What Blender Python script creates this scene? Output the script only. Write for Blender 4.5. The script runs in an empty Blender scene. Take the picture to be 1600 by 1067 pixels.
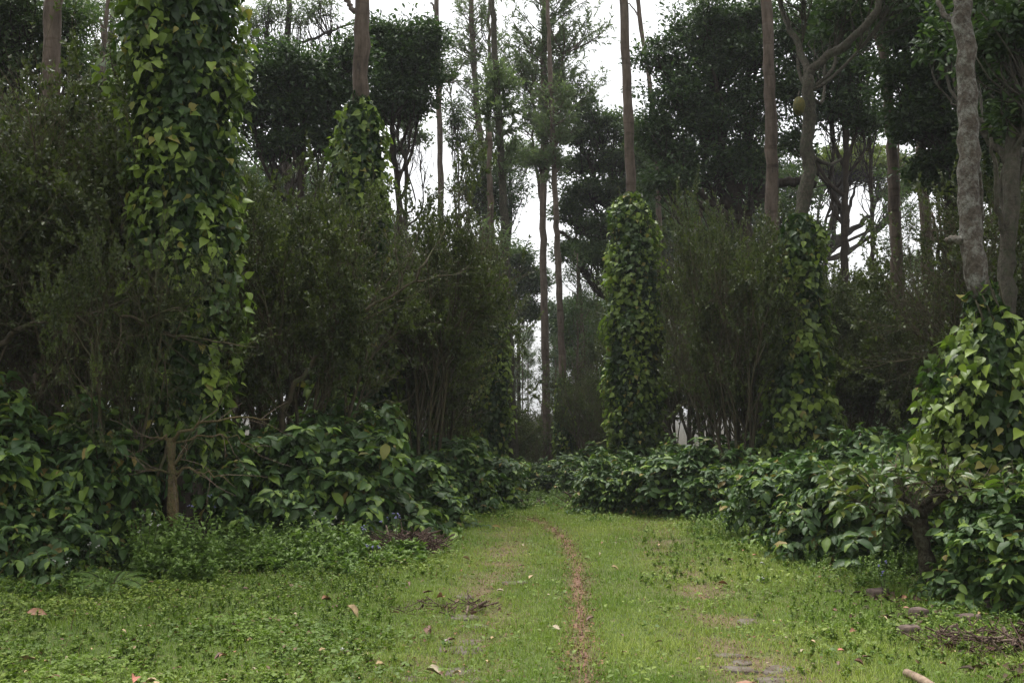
import bpy, math
import numpy as np
from mathutils import Vector

# ------------------------------------------------------------------ camera, sky, sun, exposure
SC = bpy.context.scene
COL = SC.collection
F = 1600 * 35.0 / 36.0                      # focal length in photograph pixels
CZ = 1.5
PITCH = math.atan(107.0 / F)
cam_d = bpy.data.cameras.new('camera')
cam_d.lens = 35.0; cam_d.sensor_width = 36.0; cam_d.clip_end = 4000
cam = bpy.data.objects.new('camera', cam_d); COL.objects.link(cam)
cam.location = (0, 0, CZ); cam.rotation_euler = (math.pi / 2 + PITCH, 0, 0)
SC.camera = cam

SUN_EL, SUN_AZ = math.radians(74), math.radians(335)
world = bpy.data.worlds.new('World'); SC.world = world; world.use_nodes = True
nt = world.node_tree
bg = nt.nodes['Background']; bg.inputs['Strength'].default_value = 0.15
sky = nt.nodes.new('ShaderNodeTexSky'); sky.sky_type = 'NISHITA'; sky.sun_disc = False
sky.sun_elevation = SUN_EL; sky.sun_rotation = SUN_AZ
sky.air_density = 1.0; sky.dust_density = 4.0; sky.ozone_density = 1.0
hs = nt.nodes.new('ShaderNodeHueSaturation'); hs.inputs['Saturation'].default_value = 0.10
nt.links.new(sky.outputs[0], hs.inputs['Color']); nt.links.new(hs.outputs[0], bg.inputs['Color'])
sun_d = bpy.data.lights.new('sun', 'SUN'); sun_d.energy = 1.4; sun_d.angle = math.radians(25)
sun_d.color = (1.0, 0.965, 0.91)
sun = bpy.data.objects.new('sun', sun_d); COL.objects.link(sun)
sun.rotation_euler = Vector((math.sin(SUN_AZ) * math.cos(SUN_EL), math.cos(SUN_AZ) * math.cos(SUN_EL), math.sin(SUN_EL))).to_track_quat('Z', 'Y').to_euler()
sun.location = (0, -20, 40)
SC.view_settings.view_transform = 'Standard'; SC.view_settings.look = 'None'
SC.view_settings.exposure = 1.2; SC.view_settings.gamma = 1.0
SC.cycles.max_bounces = 6; SC.cycles.diffuse_bounces = 3; SC.cycles.glossy_bounces = 2
SC.cycles.transmission_bounces = 4; SC.cycles.volume_bounces = 0; SC.cycles.transparent_max_bounces = 4

# ------------------------------------------------------------------ pixel -> world, noise, ground height
def P(px, py, Y):
    u = (np.asarray(px, float) - 800) / F; v = (533.5 - np.asarray(py, float)) / F
    c, s = math.cos(PITCH), math.sin(PITCH)
    t = Y / (c - v * s)
    return np.stack([u * t, np.full_like(u, 1.0) * Y, CZ + t * (s + v * c)], -1)

def X(px, Y): return (px - 800) / F * Y

def h2(ix, iy, s):
    n = (ix.astype(np.int64) * 374761393 + iy.astype(np.int64) * 668265263 + s * 974711) & 0xffffffff
    n = ((n ^ (n >> 13)) * 1274126177) & 0xffffffff
    return ((n ^ (n >> 16)) & 0xffff) / 65535.0

def noise(x, y, s=0):
    x = np.asarray(x, float); y = np.asarray(y, float)
    ix, iy = np.floor(x), np.floor(y); fx, fy = x - ix, y - iy
    fx = fx * fx * (3 - 2 * fx); fy = fy * fy * (3 - 2 * fy)
    ix = ix.astype(np.int64); iy = iy.astype(np.int64)
    a = h2(ix, iy, s); b = h2(ix + 1, iy, s); c = h2(ix, iy + 1, s); d = h2(ix + 1, iy + 1, s)
    return (a * (1 - fx) + b * fx) * (1 - fy) + (c * (1 - fx) + d * fx) * fy

def fbm(x, y, s=0, o=3):
    r = 0; a = .5; t = 0
    for i in range(o):
        r = r + a * noise(np.asarray(x) * 2 ** i, np.asarray(y) * 2 ** i, s + i * 7); t += a; a *= .5
    return r / t

PATH = np.array([(915, 1100), (912, 1067), (908, 1000), (905, 950), (902, 900), (897, 870), (884, 840), (862, 818), (838, 803), (815, 794)])
PATH_Y = CZ * F / (PATH[:, 1] - 640.0); PATH_X = (PATH[:, 0] - 800) / F * PATH_Y
def path_x(y): return np.interp(y, PATH_Y, PATH_X)
def rutL(y): return -0.23 + (y - 6.5) * 0.052 - 0.08
def rutR(y): return 1.46 + (y - 6.5) * 0.055

def G(x, y):
    x = np.asarray(x, float); y = np.asarray(y, float)
    s = np.where(y > 10, 1.6 * np.log1p(np.exp(np.clip((y - 15) / 1.6, -30, 30))), 0)
    s = np.minimum(s, 150 + 0 * s)
    z = -0.066 * s
    z = z + 0.02 * np.clip(x - 4, 0, 14) + 0.012 * np.clip(-x - 4, 0, 14)
    amp = np.clip((np.abs(x - 0.6) - 1.2) / 2.5, 0.15, 1)
    z = z + amp * 0.11 * (fbm(x * .9, y * .9, 3) - .5) + 0.025 * (fbm(x * 5, y * 5, 9, 2) - .5)
    near = (y < 20) & (y > -5)
    z = z - near * 0.025 * (np.exp(-((x - rutL(y)) / .25) ** 2) + np.exp(-((x - rutR(y)) / .25) ** 2) + .8 * np.exp(-((x - path_x(y)) / .14) ** 2))
    return z

# ------------------------------------------------------------------ mesh helpers
class Acc:
    def __init__(s): s.V = []; s.Fc = []; s.C = []; s.n = 0
    def add(s, V, faces, C=None):
        V = np.asarray(V, np.float32).reshape(-1, 3); faces = np.asarray(faces, np.int64)
        if C is None: C = np.zeros((len(V), 4), np.float32)
        s.V.append(V); s.Fc.append(faces + s.n); s.C.append(np.asarray(C, np.float32)); s.n += len(V)
        return s
    def mesh(s, name, mat, smooth=True):
        me = bpy.data.meshes.new(name)
        V = np.concatenate(s.V); C = np.concatenate(s.C)
        loops = np.concatenate([f.ravel() for f in s.Fc]).astype(np.int32)
        tot = np.concatenate([np.full(len(f), f.shape[1], np.int32) for f in s.Fc])
        st = np.concatenate([[0], np.cumsum(tot)[:-1]]).astype(np.int32)
        me.vertices.add(len(V)); me.vertices.foreach_set('co', V.ravel())
        me.loops.add(len(loops)); me.loops.foreach_set('vertex_index', loops)
        me.polygons.add(len(tot)); me.polygons.foreach_set('loop_start', st); me.polygons.foreach_set('loop_total', tot)
        if smooth: me.polygons.foreach_set('use_smooth', np.ones(len(tot), bool))
        a = me.color_attributes.new('tint', 'FLOAT_COLOR', 'POINT'); a.data.foreach_set('color', C.ravel())
        me.materials.append(mat); me.update(calc_edges=True); return me
    def obj(s, name, mat, parent=None, smooth=True):
        o = bpy.data.objects.new(name, s.mesh(name, mat, smooth)); COL.objects.link(o)
        if parent is not None: o.parent = parent
        return o

def tag(o, label=None, cat=None, group=None, kind=None):
    if label: o['label'] = label
    if cat: o['category'] = cat
    if group: o['group'] = group
    if kind: o['kind'] = kind
    return o

def thing(name, label, cat, loc=(0, 0, 0), group=None):
    o = bpy.data.objects.new(name, None); COL.objects.link(o); o.location = loc
    return tag(o, label, cat, group)

def dup(root, loc, rz=0, sc=1.0, label=None, group=None):
    r = root.copy(); COL.objects.link(r)
    setp(r, loc, rz, sc)
    if label: r['label'] = label
    if group: r['group'] = group
    for ch in list(root.children):
        c = ch.copy(); COL.objects.link(c); c.parent = r
    return r

def setp(r, loc, rz=0, sc=1.0):
    r.location = loc; r.rotation_euler = (0, 0, rz)
    r.scale = (sc, sc, sc) if not isinstance(sc, (tuple, list)) else sc

class Kind:
    """one plant built once; the first use takes the original, later uses copy it and its parts"""
    def __init__(s, root): s.root = root; s.used = False
    def put(s, loc, rz, sc, label, group=None):
        if not s.used:
            s.used = True; setp(s.root, loc, rz, sc); s.root['label'] = label
            if group: s.root['group'] = group
            return s.root
        r = dup(s.root, loc, rz, sc, label, group)
        if not group and 'group' in r: del r['group']
        return r

def nrm(a): return a / np.maximum(np.linalg.norm(a, axis=-1, keepdims=True), 1e-9)

def tubes(acc, Pt, R, sides=6, C=None, rough=0.0, rng=None):
    """Pt (M,K,3), R (M,K)"""
    Pt = np.asarray(Pt, float); R = np.asarray(R, float); M, K, _ = Pt.shape
    T = nrm(np.gradient(Pt, axis=1))
    ref = np.where(np.abs(T[:, :1, 2:3]) > .8, np.array([1., 0, 0]), np.array([0, 0, 1.]))
    A = nrm(np.cross(T, np.broadcast_to(ref, T.shape))); B = np.cross(T, A)
    th = np.arange(sides) / sides * 2 * math.pi
    rr = R[:, :, None] * np.ones(sides)
    if rough and rng is not None: rr = rr * (1 + rough * (rng.random(rr.shape) - .5) * 2)
    V = Pt[:, :, None] + rr[..., None] * (A[:, :, None] * np.cos(th)[:, None] + B[:, :, None] * np.sin(th)[:, None])
    i = np.arange(K - 1)[:, None] * sides; j = np.arange(sides)[None]
    q = np.stack([i + j, i + (j + 1) % sides, i + sides + (j + 1) % sides, i + sides + j], -1).reshape(-1, 4)
    Fc = (q[None] + (np.arange(M) * K * sides)[:, None, None]).reshape(-1, 4)
    if C is None: C = np.zeros((M, 4))
    Cv = np.repeat(C, K * sides, axis=0)
    acc.add(V.reshape(-1, 3), Fc, Cv)
    # end cap
    cap = (np.arange(M) * K * sides + (K - 1) * sides)[:, None] + np.arange(sides)[None]
    acc.Fc.append(cap + acc.n - M * K * sides)

def grow(S, D, L, K, wander, trop, rng):
    S = np.asarray(S, float); D = nrm(np.asarray(D, float)); L = np.asarray(L, float)
    out = [S]; p = S; d = D
    for k in range(K - 1):
        d = nrm(d + wander * rng.normal(size=d.shape) + np.array([0, 0, trop]))
        p = p + d * (L / (K - 1))[:, None]; out.append(p)
    return np.stack(out, 1)

def spawn(Pt, n, t0, t1, ang, rng, azj=None):
    M, K, _ = Pt.shape
    t = (t0 + (t1 - t0) * (np.arange(n)[None] + rng.random((M, n))) / n)
    f = t * (K - 1); i = np.minimum(f.astype(int), K - 2); fr = (f - i)[..., None]
    m = np.arange(M)[:, None]
    S = Pt[m, i] * (1 - fr) + Pt[m, i + 1] * fr; T = nrm(Pt[m, i + 1] - Pt[m, i])
    R_ = rng.normal(size=T.shape); Pp = nrm(R_ - (R_ * T).sum(-1, keepdims=True) * T)
    a = ang * (0.7 + .6 * rng.random((M, n, 1)))
    D = T * np.cos(a) + Pp * np.sin(a)
    return S.reshape(-1, 3), D.reshape(-1, 3), t.ravel(), np.repeat(np.arange(M), n)

# leaf templates: x along the leaf 0..1, y across -.5...5, z up (relative to length)
def tmpl(xs, ws, droop, fold, wav=0.0):
    V = []; 
    for k, (x, w) in enumerate(zip(xs, ws)):
        zc = -droop * x * x; wz = wav * (1 if k % 2 else -1)
        V += [(x, -w, zc + fold * w + wz), (x, 0, zc), (x, w, zc + fold * w - wz)]
    Fq = []
    for k in range(len(xs) - 1):
        a = 3 * k; b = 3 * (k + 1)
        Fq += [(a, b, b + 1), (a, b + 1, a + 1), (a + 1, b + 1, b + 2), (a + 1, b + 2, a + 2)]
    return np.array(V), np.array(Fq)
T_COFFEE = tmpl([0, .14, .32, .52, .72, .88, 1], [.02, .20, .40, .5, .42, .20, .01], .38, .28, .025)
T_HEART = tmpl([-.06, .06, .25, .5, .75, 1], [.20, .45, .5, .38, .17, .01], .22, .25)
T_SMALL = (np.array([(0, 0, 0), (.45, -.5, .1), (.45, .5, .1), (1, 0, -.08)]), np.array([(0, 1, 3), (0, 3, 2)]))
T_OVATE = tmpl([0, .3, .65, 1], [.04, .5, .36, .01], .25, .3)
T_JACK = tmpl([0, .4, .75, 1], [.05, .42, .46, .08], .2, .3)
T_NARROW = (np.array([(0, 0, 0), (.4, -.5, .0), (.4, .5, .0), (1, 0, -.15)]), np.array([(0, 1, 3), (0, 3, 2)]))
T_BLADE = (np.array([(0, -.5, 0), (0, .5, 0), (.5, -.42, .06), (.5, .42, .06), (1, 0, -.08)]), np.array([(0, 1, 3), (0, 3, 2), (2, 3, 4)]))

def leaves(acc, T, pos, d, n, L, W, C):
    Vt, Ft = T; N = len(pos)
    if N == 0: return
    x = nrm(d); y = nrm(np.cross(n, x)); z = np.cross(x, y)
    L = np.broadcast_to(L, (N,))[:, None, None]; W = np.broadcast_to(W, (N,))[:, None, None]
    V = pos[:, None] + x[:, None] * Vt[None, :, :1] * L + y[:, None] * Vt[None, :, 1:2] * W + z[:, None] * Vt[None, :, 2:3] * L
    Fc = (Ft[None] + (np.arange(N) * len(Vt))[:, None, None]).reshape(-1, 3)
    acc.add(V.reshape(-1, 3), Fc, np.repeat(C, len(Vt), axis=0))

def tint(rng, N, young=None, c3=None):
    C = np.zeros((N, 4)); C[:, 0] = rng.random(N)
    C[:, 1] = 0 if young is None else young
    C[:, 2] = rng.random(N) if c3 is None else c3; C[:, 3] = 1
    return C

# ------------------------------------------------------------------ materials
def new_mat(name):
    m = bpy.data.materials.new(name); m.use_nodes = True; n = m.node_tree
    for x in list(n.nodes): n.nodes.remove(x)
    out = n.nodes.new('ShaderNodeOutputMaterial'); pb = n.nodes.new('ShaderNodeBsdfPrincipled')
    n.links.new(pb.outputs[0], out.inputs[0]); return m, n, pb, out

def ramp(n, stops, src=None):
    r = n.nodes.new('ShaderNodeValToRGB'); e = r.color_ramp.elements
    while len(e) < len(stops): e.new(.5)
    for k, (p, c) in enumerate(stops): e[k].position = p; e[k].color = (*c, 1)
    if src is not None: n.links.new(src, r.inputs[0])
    return r

def mix(n, fac, a, b, mode='MIX'):
    m = n.nodes.new('ShaderNodeMix'); m.data_type = 'RGBA'; m.blend_type = mode
    for k, v in ((0, fac), (6, a), (7, b)):
        if hasattr(v, 'links'): n.links.new(v, m.inputs[k])
        else: m.inputs[k].default_value = v if k == 0 else (*v, 1)
    return m.outputs[2]

def leaf_mat(name, dark, mid, young, rough=.45, trans=.25, spec=.5, dead=None):
    m, n, pb, out = new_mat(name)
    at = n.nodes.new('ShaderNodeAttribute'); at.attribute_name = 'tint'
    sep = n.nodes.new('ShaderNodeSeparateColor'); n.links.new(at.outputs['Color'], sep.inputs[0])
    r = ramp(n, [(0, dark), (1, mid)], sep.outputs[0])
    c = mix(n, sep.outputs[1], r.outputs[0], young)
    if dead is not None:
        g = ramp(n, [(.965, (0, 0, 0)), (.975, (1, 1, 1))], sep.outputs[2]); c = mix(n, g.outputs[0], c, dead)
    n.links.new(c, pb.inputs['Base Color']); pb.inputs['Roughness'].default_value = rough
    pb.inputs['Specular IOR Level'].default_value = spec
    tr = n.nodes.new('ShaderNodeBsdfTranslucent'); lt = mix(n, 1.0, c, (1.0, 1.15, .55), 'MULTIPLY')
    n.links.new(lt, tr.inputs[0])
    ms = n.nodes.new('ShaderNodeMixShader'); ms.inputs[0].default_value = trans
    n.links.new(pb.outputs[0], ms.inputs[1]); n.links.new(tr.outputs[0], ms.inputs[2]); n.links.new(ms.outputs[0], out.inputs[0])
    return m

def bark_mat(name, a, b, c=None, cov=.5, scale=6.0, stretch=.25, bump=.5):
    m, n, pb, out = new_mat(name)
    tc = n.nodes.new('ShaderNodeTexCoord'); mp = n.nodes.new('ShaderNodeMapping'); mp.inputs['Scale'].default_value = (1, 1, stretch)
    n.links.new(tc.outputs['Object'], mp.inputs[0])
    def nz(sc, vec, det=6, rough=.65):
        x = n.nodes.new('ShaderNodeTexNoise'); x.inputs['Scale'].default_value = sc; x.inputs['Detail'].default_value = det; x.inputs['Roughness'].default_value = rough
        n.links.new(vec, x.inputs['Vector']); return x.outputs[0]
    fine = nz(scale * 4, mp.outputs[0]); r = ramp(n, [(.32, a), (.68, b)], fine); col = r.outputs[0]
    mr = n.nodes.new('ShaderNodeMapping'); mr.inputs['Scale'].default_value = (.25, .25, 1.6); n.links.new(tc.outputs['Object'], mr.inputs[0])
    rings = ramp(n, [(.56, (1, 1, 1)), (.66, (.55, .5, .48))], nz(scale * 1.6, mr.outputs[0], 3)); col = mix(n, .7, col, rings.outputs[0], 'MULTIPLY')
    big = ramp(n, [(.3, (.72, .70, .68)), (.7, (1.15, 1.13, 1.1))], nz(1.3, tc.outputs['Object'], 4)); col = mix(n, 1.0, col, big.outputs[0], 'MULTIPLY')
    if c is not None:
        r2 = ramp(n, [(cov - .03, (0, 0, 0)), (cov + .16, (1, 1, 1))], nz(scale * 1.5, tc.outputs['Object'], 8, .75)); col = mix(n, r2.outputs[0], col, c)
    n.links.new(col, pb.inputs['Base Color']); pb.inputs['Roughness'].default_value = .9
    pb.inputs['Specular IOR Level'].default_value = .2
    bp = n.nodes.new('ShaderNodeBump'); bp.inputs['Strength'].default_value = bump; bp.inputs['Distance'].default_value = .04
    n.links.new(fine, bp.inputs['Height']); n.links.new(bp.outputs[0], pb.inputs['Normal'])
    return m

M = {}
M['coffee'] = leaf_mat('coffee leaves', (.028, .062, .020), (.062, .118, .034), (.165, .245, .036), .50, .26, .30, dead=(.22, .17, .05))
M['coffee_pale'] = leaf_mat('yellowing coffee leaves', (.045, .085, .024), (.10, .15, .035), (.20, .22, .04), .42, .25, .5)
M['pepper'] = leaf_mat('pepper leaves', (.020, .046, .012), (.066, .122, .022), (.26, .35, .05), .45, .30, .4, dead=(.28, .25, .06))
M['small'] = leaf_mat('small shrub leaves', (.024, .036, .010), (.085, .108, .028), (.150, .185, .034), .45, .36, .4)
M['jack'] = leaf_mat('thick dark tree leaves', (.022, .044, .016), (.064, .108, .036), (.105, .155, .042), .50, .32, .35)
M['feather'] = leaf_mat('feathery tree leaves', (.090, .125, .075), (.150, .188, .110), (.19, .24, .12), .65, .42, .2)
M['umbrella'] = leaf_mat('yellowish tree leaves', (.075, .105, .022), (.15, .18, .035), (.22, .25, .05), .6, .4, .3)
M['layer'] = leaf_mat('layered tree leaves', (.036, .064, .026), (.078, .118, .042), (.12, .165, .05), .55, .36, .3)
M['weed'] = leaf_mat('weed leaves', (.090, .160, .034), (.150, .235, .050), (.22, .31, .06), .5, .32, .4)
M['forb'] = leaf_mat('low herb leaves', (.062, .115, .016), (.150, .228, .028), (.28, .33, .06), .55, .3, .35, dead=(.16, .10, .05))
M['grass'] = leaf_mat('grass blades', (.092, .160, .018), (.155, .240, .030), (.31, .35, .08), .55, .3, .3, dead=(.26, .19, .10))
M['bark'] = bark_mat('reddish grey bark', (.066, .051, .040), (.170, .133, .105), (.13, .12, .10), .60, 3)
M['bark_dark'] = bark_mat('dark bark', (.025, .020, .015), (.065, .052, .040), (.10, .10, .075), .62, 4)
M['bark_lichen'] = bark_mat('lichen bark', (.055, .045, .036), (.15, .13, .105), (.27, .27, .235), .50, 8, .7, 1.0)
M['bark_grey'] = bark_mat('grey green bark', (.042, .037, .029), (.118, .106, .082), (.055, .062, .036), .50, 7, .5, 1.0)
M['bark_stem'] = bark_mat('brown green stem bark', (.045, .037, .025), (.120, .098, .062), (.09, .11, .045), .52, 8)
M['twig'] = bark_mat('pale dry twigs', (.10, .075, .055), (.22, .17, .13), None, .5, 10)
M['litter_twig'] = bark_mat('brown brushwood', (.05, .032, .026), (.15, .10, .08), None, .5, 10)
M['vine_stem'] = bark_mat('vine stems', (.04, .04, .025), (.09, .085, .05), None, .5, 10)

def simple(name, col, rough=.7, col2=None, scale=30):
    m, n, pb, out = new_mat(name)
    nz = n.nodes.new('ShaderNodeTexNoise'); nz.inputs['Scale'].default_value = scale; nz.inputs['Detail'].default_value = 4
    tc = n.nodes.new('ShaderNodeTexCoord'); n.links.new(tc.outputs['Object'], nz.inputs['Vector'])
    r = ramp(n, [(.35, col), (.65, col2 or tuple(x * .6 for x in col))], nz.outputs[0])
    n.links.new(r.outputs[0], pb.inputs['Base Color']); pb.inputs['Roughness'].default_value = rough
    bp = n.nodes.new('ShaderNodeBump'); bp.inputs['Strength'].default_value = .4; bp.inputs['Distance'].default_value = .01
    n.links.new(nz.outputs[0], bp.inputs['Height']); n.links.new(bp.outputs[0], pb.inputs['Normal'])
    return m
M['dead_orange'] = simple('orange dead leaf', (.27, .125, .06), .6)
M['dead_tan'] = simple('tan dead leaf', (.42, .30, .15), .6)
M['dead_brown'] = simple('brown dead leaf', (.14, .065, .035), .6)
M['dead_pale'] = simple('pale dead leaf', (.36, .29, .18), .6)
M['dead_pink'] = simple('pink dead leaf', (.50, .20, .14), .6)
M['white_leaf'] = simple('white scrap', (.5, .5, .48), .6, (.6, .6, .58))
M['stone'] = simple('grey paving stone', (.13, .11, .09), .9, (.075, .055, .036), 22)
M['rock'] = simple('brown rock', (.13, .092, .072), .95, (.06, .042, .034), 22)
M['wood_pale'] = simple('pale cut wood', (.30, .22, .15), .85, (.16, .11, .075), 26)
M['blue_flower'] = simple('mauve flower heads', (.22, .21, .38), .7, (.14, .14, .28))
M['white_flower'] = simple('white flower heads', (.45, .45, .40), .7)
M['yellow_flower'] = simple('yellow flower', (.7, .6, .08), .7)
M['fruit'] = simple('yellow green fruit', (.12, .095, .02), .9, (.06, .065, .015), 20)

# ground material: attribute r = worn soil, g = forest floor litter
def ground_mat():
    m, n, pb, out = new_mat('mossy earth')
    at = n.nodes.new('ShaderNodeAttribute'); at.attribute_name = 'tint'
    sep = n.nodes.new('ShaderNodeSeparateColor'); n.links.new(at.outputs['Color'], sep.inputs[0])
    tc = n.nodes.new('ShaderNodeTexCoord')
    def nz(s, d=5):
        x = n.nodes.new('ShaderNodeTexNoise'); x.inputs['Scale'].default_value = s; x.inputs['Detail'].default_value = d
        n.links.new(tc.outputs['Object'], x.inputs['Vector']); return x.outputs[0]
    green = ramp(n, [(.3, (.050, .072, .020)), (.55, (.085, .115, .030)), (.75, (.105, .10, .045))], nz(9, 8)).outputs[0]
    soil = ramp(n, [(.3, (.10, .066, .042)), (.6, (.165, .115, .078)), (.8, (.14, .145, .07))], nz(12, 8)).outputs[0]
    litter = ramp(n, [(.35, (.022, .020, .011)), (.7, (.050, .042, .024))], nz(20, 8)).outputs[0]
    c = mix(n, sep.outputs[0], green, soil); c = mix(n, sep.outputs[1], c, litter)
    n.links.new(c, pb.inputs['Base Color']); pb.inputs['Roughness'].default_value = .95; pb.inputs['Specular IOR Level'].default_value = .15
    bp = n.nodes.new('ShaderNodeBump'); bp.inputs['Strength'].default_value = .8; bp.inputs['Distance'].default_value = .03
    n.links.new(nz(25, 8), bp.inputs['Height']); n.links.new(bp.outputs[0], pb.inputs['Normal'])
    return m
M['ground'] = ground_mat()
M['soil'] = simple('red brown soil', (.20, .105, .066), .95, (.12, .068, .044), 45)

# ------------------------------------------------------------------ ground
def lawn_left(y): # x of the left lawn edge
    return np.interp(y, [0, 8.2, 9.6, 11, 12.6, 14, 17, 22], [-6.5, -5.4, -4.2, -2.9, -1.55, -1.05, -.75, -.6])
def lawn_right(y):
    return np.interp(y, [0, 6, 7.5, 9, 10.5, 12, 13.5, 15, 22], [4.2, 3.9, 3.7, 3.3, 3.1, 3.6, 3.2, 2.2, 1.2])
def masks(x, y):
    p1 = fbm(x * 3, y * 3, 21, 3)
    rut = np.maximum(np.exp(-((x - rutL(y)) / .27) ** 2), np.exp(-((x - rutR(y)) / .30) ** 2)) * np.clip((p1 - .33) * 3, 0, .85) * np.clip((16 - y) / 5, .25, 1)
    path = np.exp(-((x - path_x(y)) / (.085 + .06 * (p1 - .5))) ** 2) * (y < 15.6)
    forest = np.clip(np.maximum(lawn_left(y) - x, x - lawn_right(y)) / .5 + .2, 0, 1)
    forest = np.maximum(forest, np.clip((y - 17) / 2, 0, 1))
    return rut, path, forest

def build_ground():
    a = np.linspace(-1, 1, 421); xs = 8 * a * (1 + 0) + 0
    xs = np.sign(a) * (np.abs(a) * 9 + (np.exp(np.clip(np.abs(a) * 8 - 4.5, 0, 9)) - 1) * 30)
    b = np.linspace(0, 1, 420)
    ys = -6 + b * 32 + (np.exp(np.clip(b * 9 - 5.6, 0, 9)) - 1) * 60
    ys = np.concatenate([[-900, -200, -60, -20, -10], ys])
    Xg, Yg = np.meshgrid(xs, ys); Z = G(Xg, Yg)
    ny, nx = Xg.shape
    V = np.stack([Xg, Yg, Z], -1).reshape(-1, 3)
    i = np.arange(ny - 1)[:, None] * nx + np.arange(nx - 1)[None]
    Fc = np.stack([i, i + 1, i + nx + 1, i + nx], -1).reshape(-1, 4)
    rut, path, forest = masks(Xg, Yg)
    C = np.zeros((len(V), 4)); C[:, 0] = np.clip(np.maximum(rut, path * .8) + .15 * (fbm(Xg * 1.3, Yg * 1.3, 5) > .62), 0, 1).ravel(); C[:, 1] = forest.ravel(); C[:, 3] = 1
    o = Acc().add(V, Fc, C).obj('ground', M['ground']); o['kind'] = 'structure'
build_ground()

def build_path():
    rng = np.random.default_rng(4)
    ys = np.linspace(4.6, 15.4, 260); c = path_x(ys) + .02 * (noise(ys * 2, ys * 0, 5) - .5)
    wl = .005 + .075 * noise(ys * 5, 0 * ys, 3) + .03 * rng.random(260); wr = .005 + .075 * noise(ys * 5, 0 * ys, 8) + .03 * rng.random(260)
    fade = np.clip((ys - 5.2) / 2.6, .15, 1); wl = wl * fade; wr = wr * fade
    rows = []
    for f in (-1, -.5, 0, .5, 1):
        x = c + np.where(f < 0, f * wl, f * wr); z = G(x, ys) + (.004 if abs(f) < .9 else -.006) + .016 * (noise(ys * 7, f * 2 + 0 * ys, 33) - .45)
        rows.append(np.stack([x, ys, z], -1))
    V = np.stack(rows, 1).reshape(-1, 3); i = (np.arange(259) * 5)[:, None] + np.arange(4)[None]
    Fc = np.stack([i, i + 1, i + 6, i + 5], -1).reshape(-1, 4)
    o = Acc().add(V, Fc).obj('footpath', M['soil']); o['kind'] = 'structure'
build_path()

# ------------------------------------------------------------------ grass, herbs, weeds (uncountable)
def density_points(rng, n, y0, y1, pw):
    """points spread over the visible wedge, thinning with distance"""
    u = rng.random(n); e = 2 - pw
    Y = (y0 ** e + u * (y1 ** e - y0 ** e)) ** (1 / e)
    x = (rng.random(n) * 2 - 1) * (Y * .56 + 1.2)
    return x, Y

def build_grass():
    rng = np.random.default_rng(11)
    x, y = density_points(rng, 470000, 4.3, 19, 1.35)
    rut, path, forest = masks(x, y)
    cl = fbm(x * 4, y * 4, 31, 3)
    left = np.clip((-x - .3 - .05 * y) / 1.2, 0, 1)
    keep = rng.random(len(x)) < (1 - .62 * rut) * (1 - .55 * path) * (1 - forest) * (.55 + .9 * cl) * (1 - .45 * left)
    x, y, rut, cl = x[keep], y[keep], rut[keep], cl[keep]; n = len(x)
    az = rng.random(n) * 6.283; tilt = .25 + .75 * rng.random(n)
    d = np.stack([np.cos(az) * tilt, np.sin(az) * tilt, np.ones(n)], -1)
    N = np.stack([-np.cos(az), -np.sin(az), tilt], -1)
    s = 1 + (y - 5) * .045
    L = (.022 + .045 * rng.random(n) * (.4 + 1.2 * cl)) * (1 - .4 * rut)
    W = .0042 * s * (.7 + .6 * rng.random(n))
    pos = np.stack([x, y, G(x, y) - .004], -1)
    trk = np.exp(-((x - .6 - .04 * y) / 1.7) ** 4)
    yg = np.clip(fbm(x * 1.1, y * 1.1, 41) * 2.2 - .95 + .45 * rut + .30 * trk, 0, 1) * (.35 + .65 * rng.random(n))
    A = Acc(); leaves(A, T_BLADE, pos, d, N, L, W, tint(rng, n, yg, rng.random(n) * (.97 + .03 * (rng.random(n) < .35 + rut))))
    # taller seed stalks
    x, y = density_points(rng, 5200, 4.4, 18, 1.3); rut, path, forest = masks(x, y)
    k = (forest < .3) & (path < .3); x, y = x[k], y[k]; n = len(x); az = rng.random(n) * 6.283
    d = np.stack([np.cos(az) * .35, np.sin(az) * .35, np.ones(n)], -1); N = np.stack([-np.cos(az), -np.sin(az), .3 * np.ones(n)], -1)
    leaves(A, T_BLADE, np.stack([x, y, G(x, y)], -1), d, N, .08 + .10 * rng.random(n), .0032 * (1 + (y - 5) * .05), tint(rng, n, .5 * rng.random(n)))
    o = A.obj('grass', M['grass']); tag(o, 'short yellowish green grass covering the open track', 'grass', kind='stuff')
build_grass()

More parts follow.
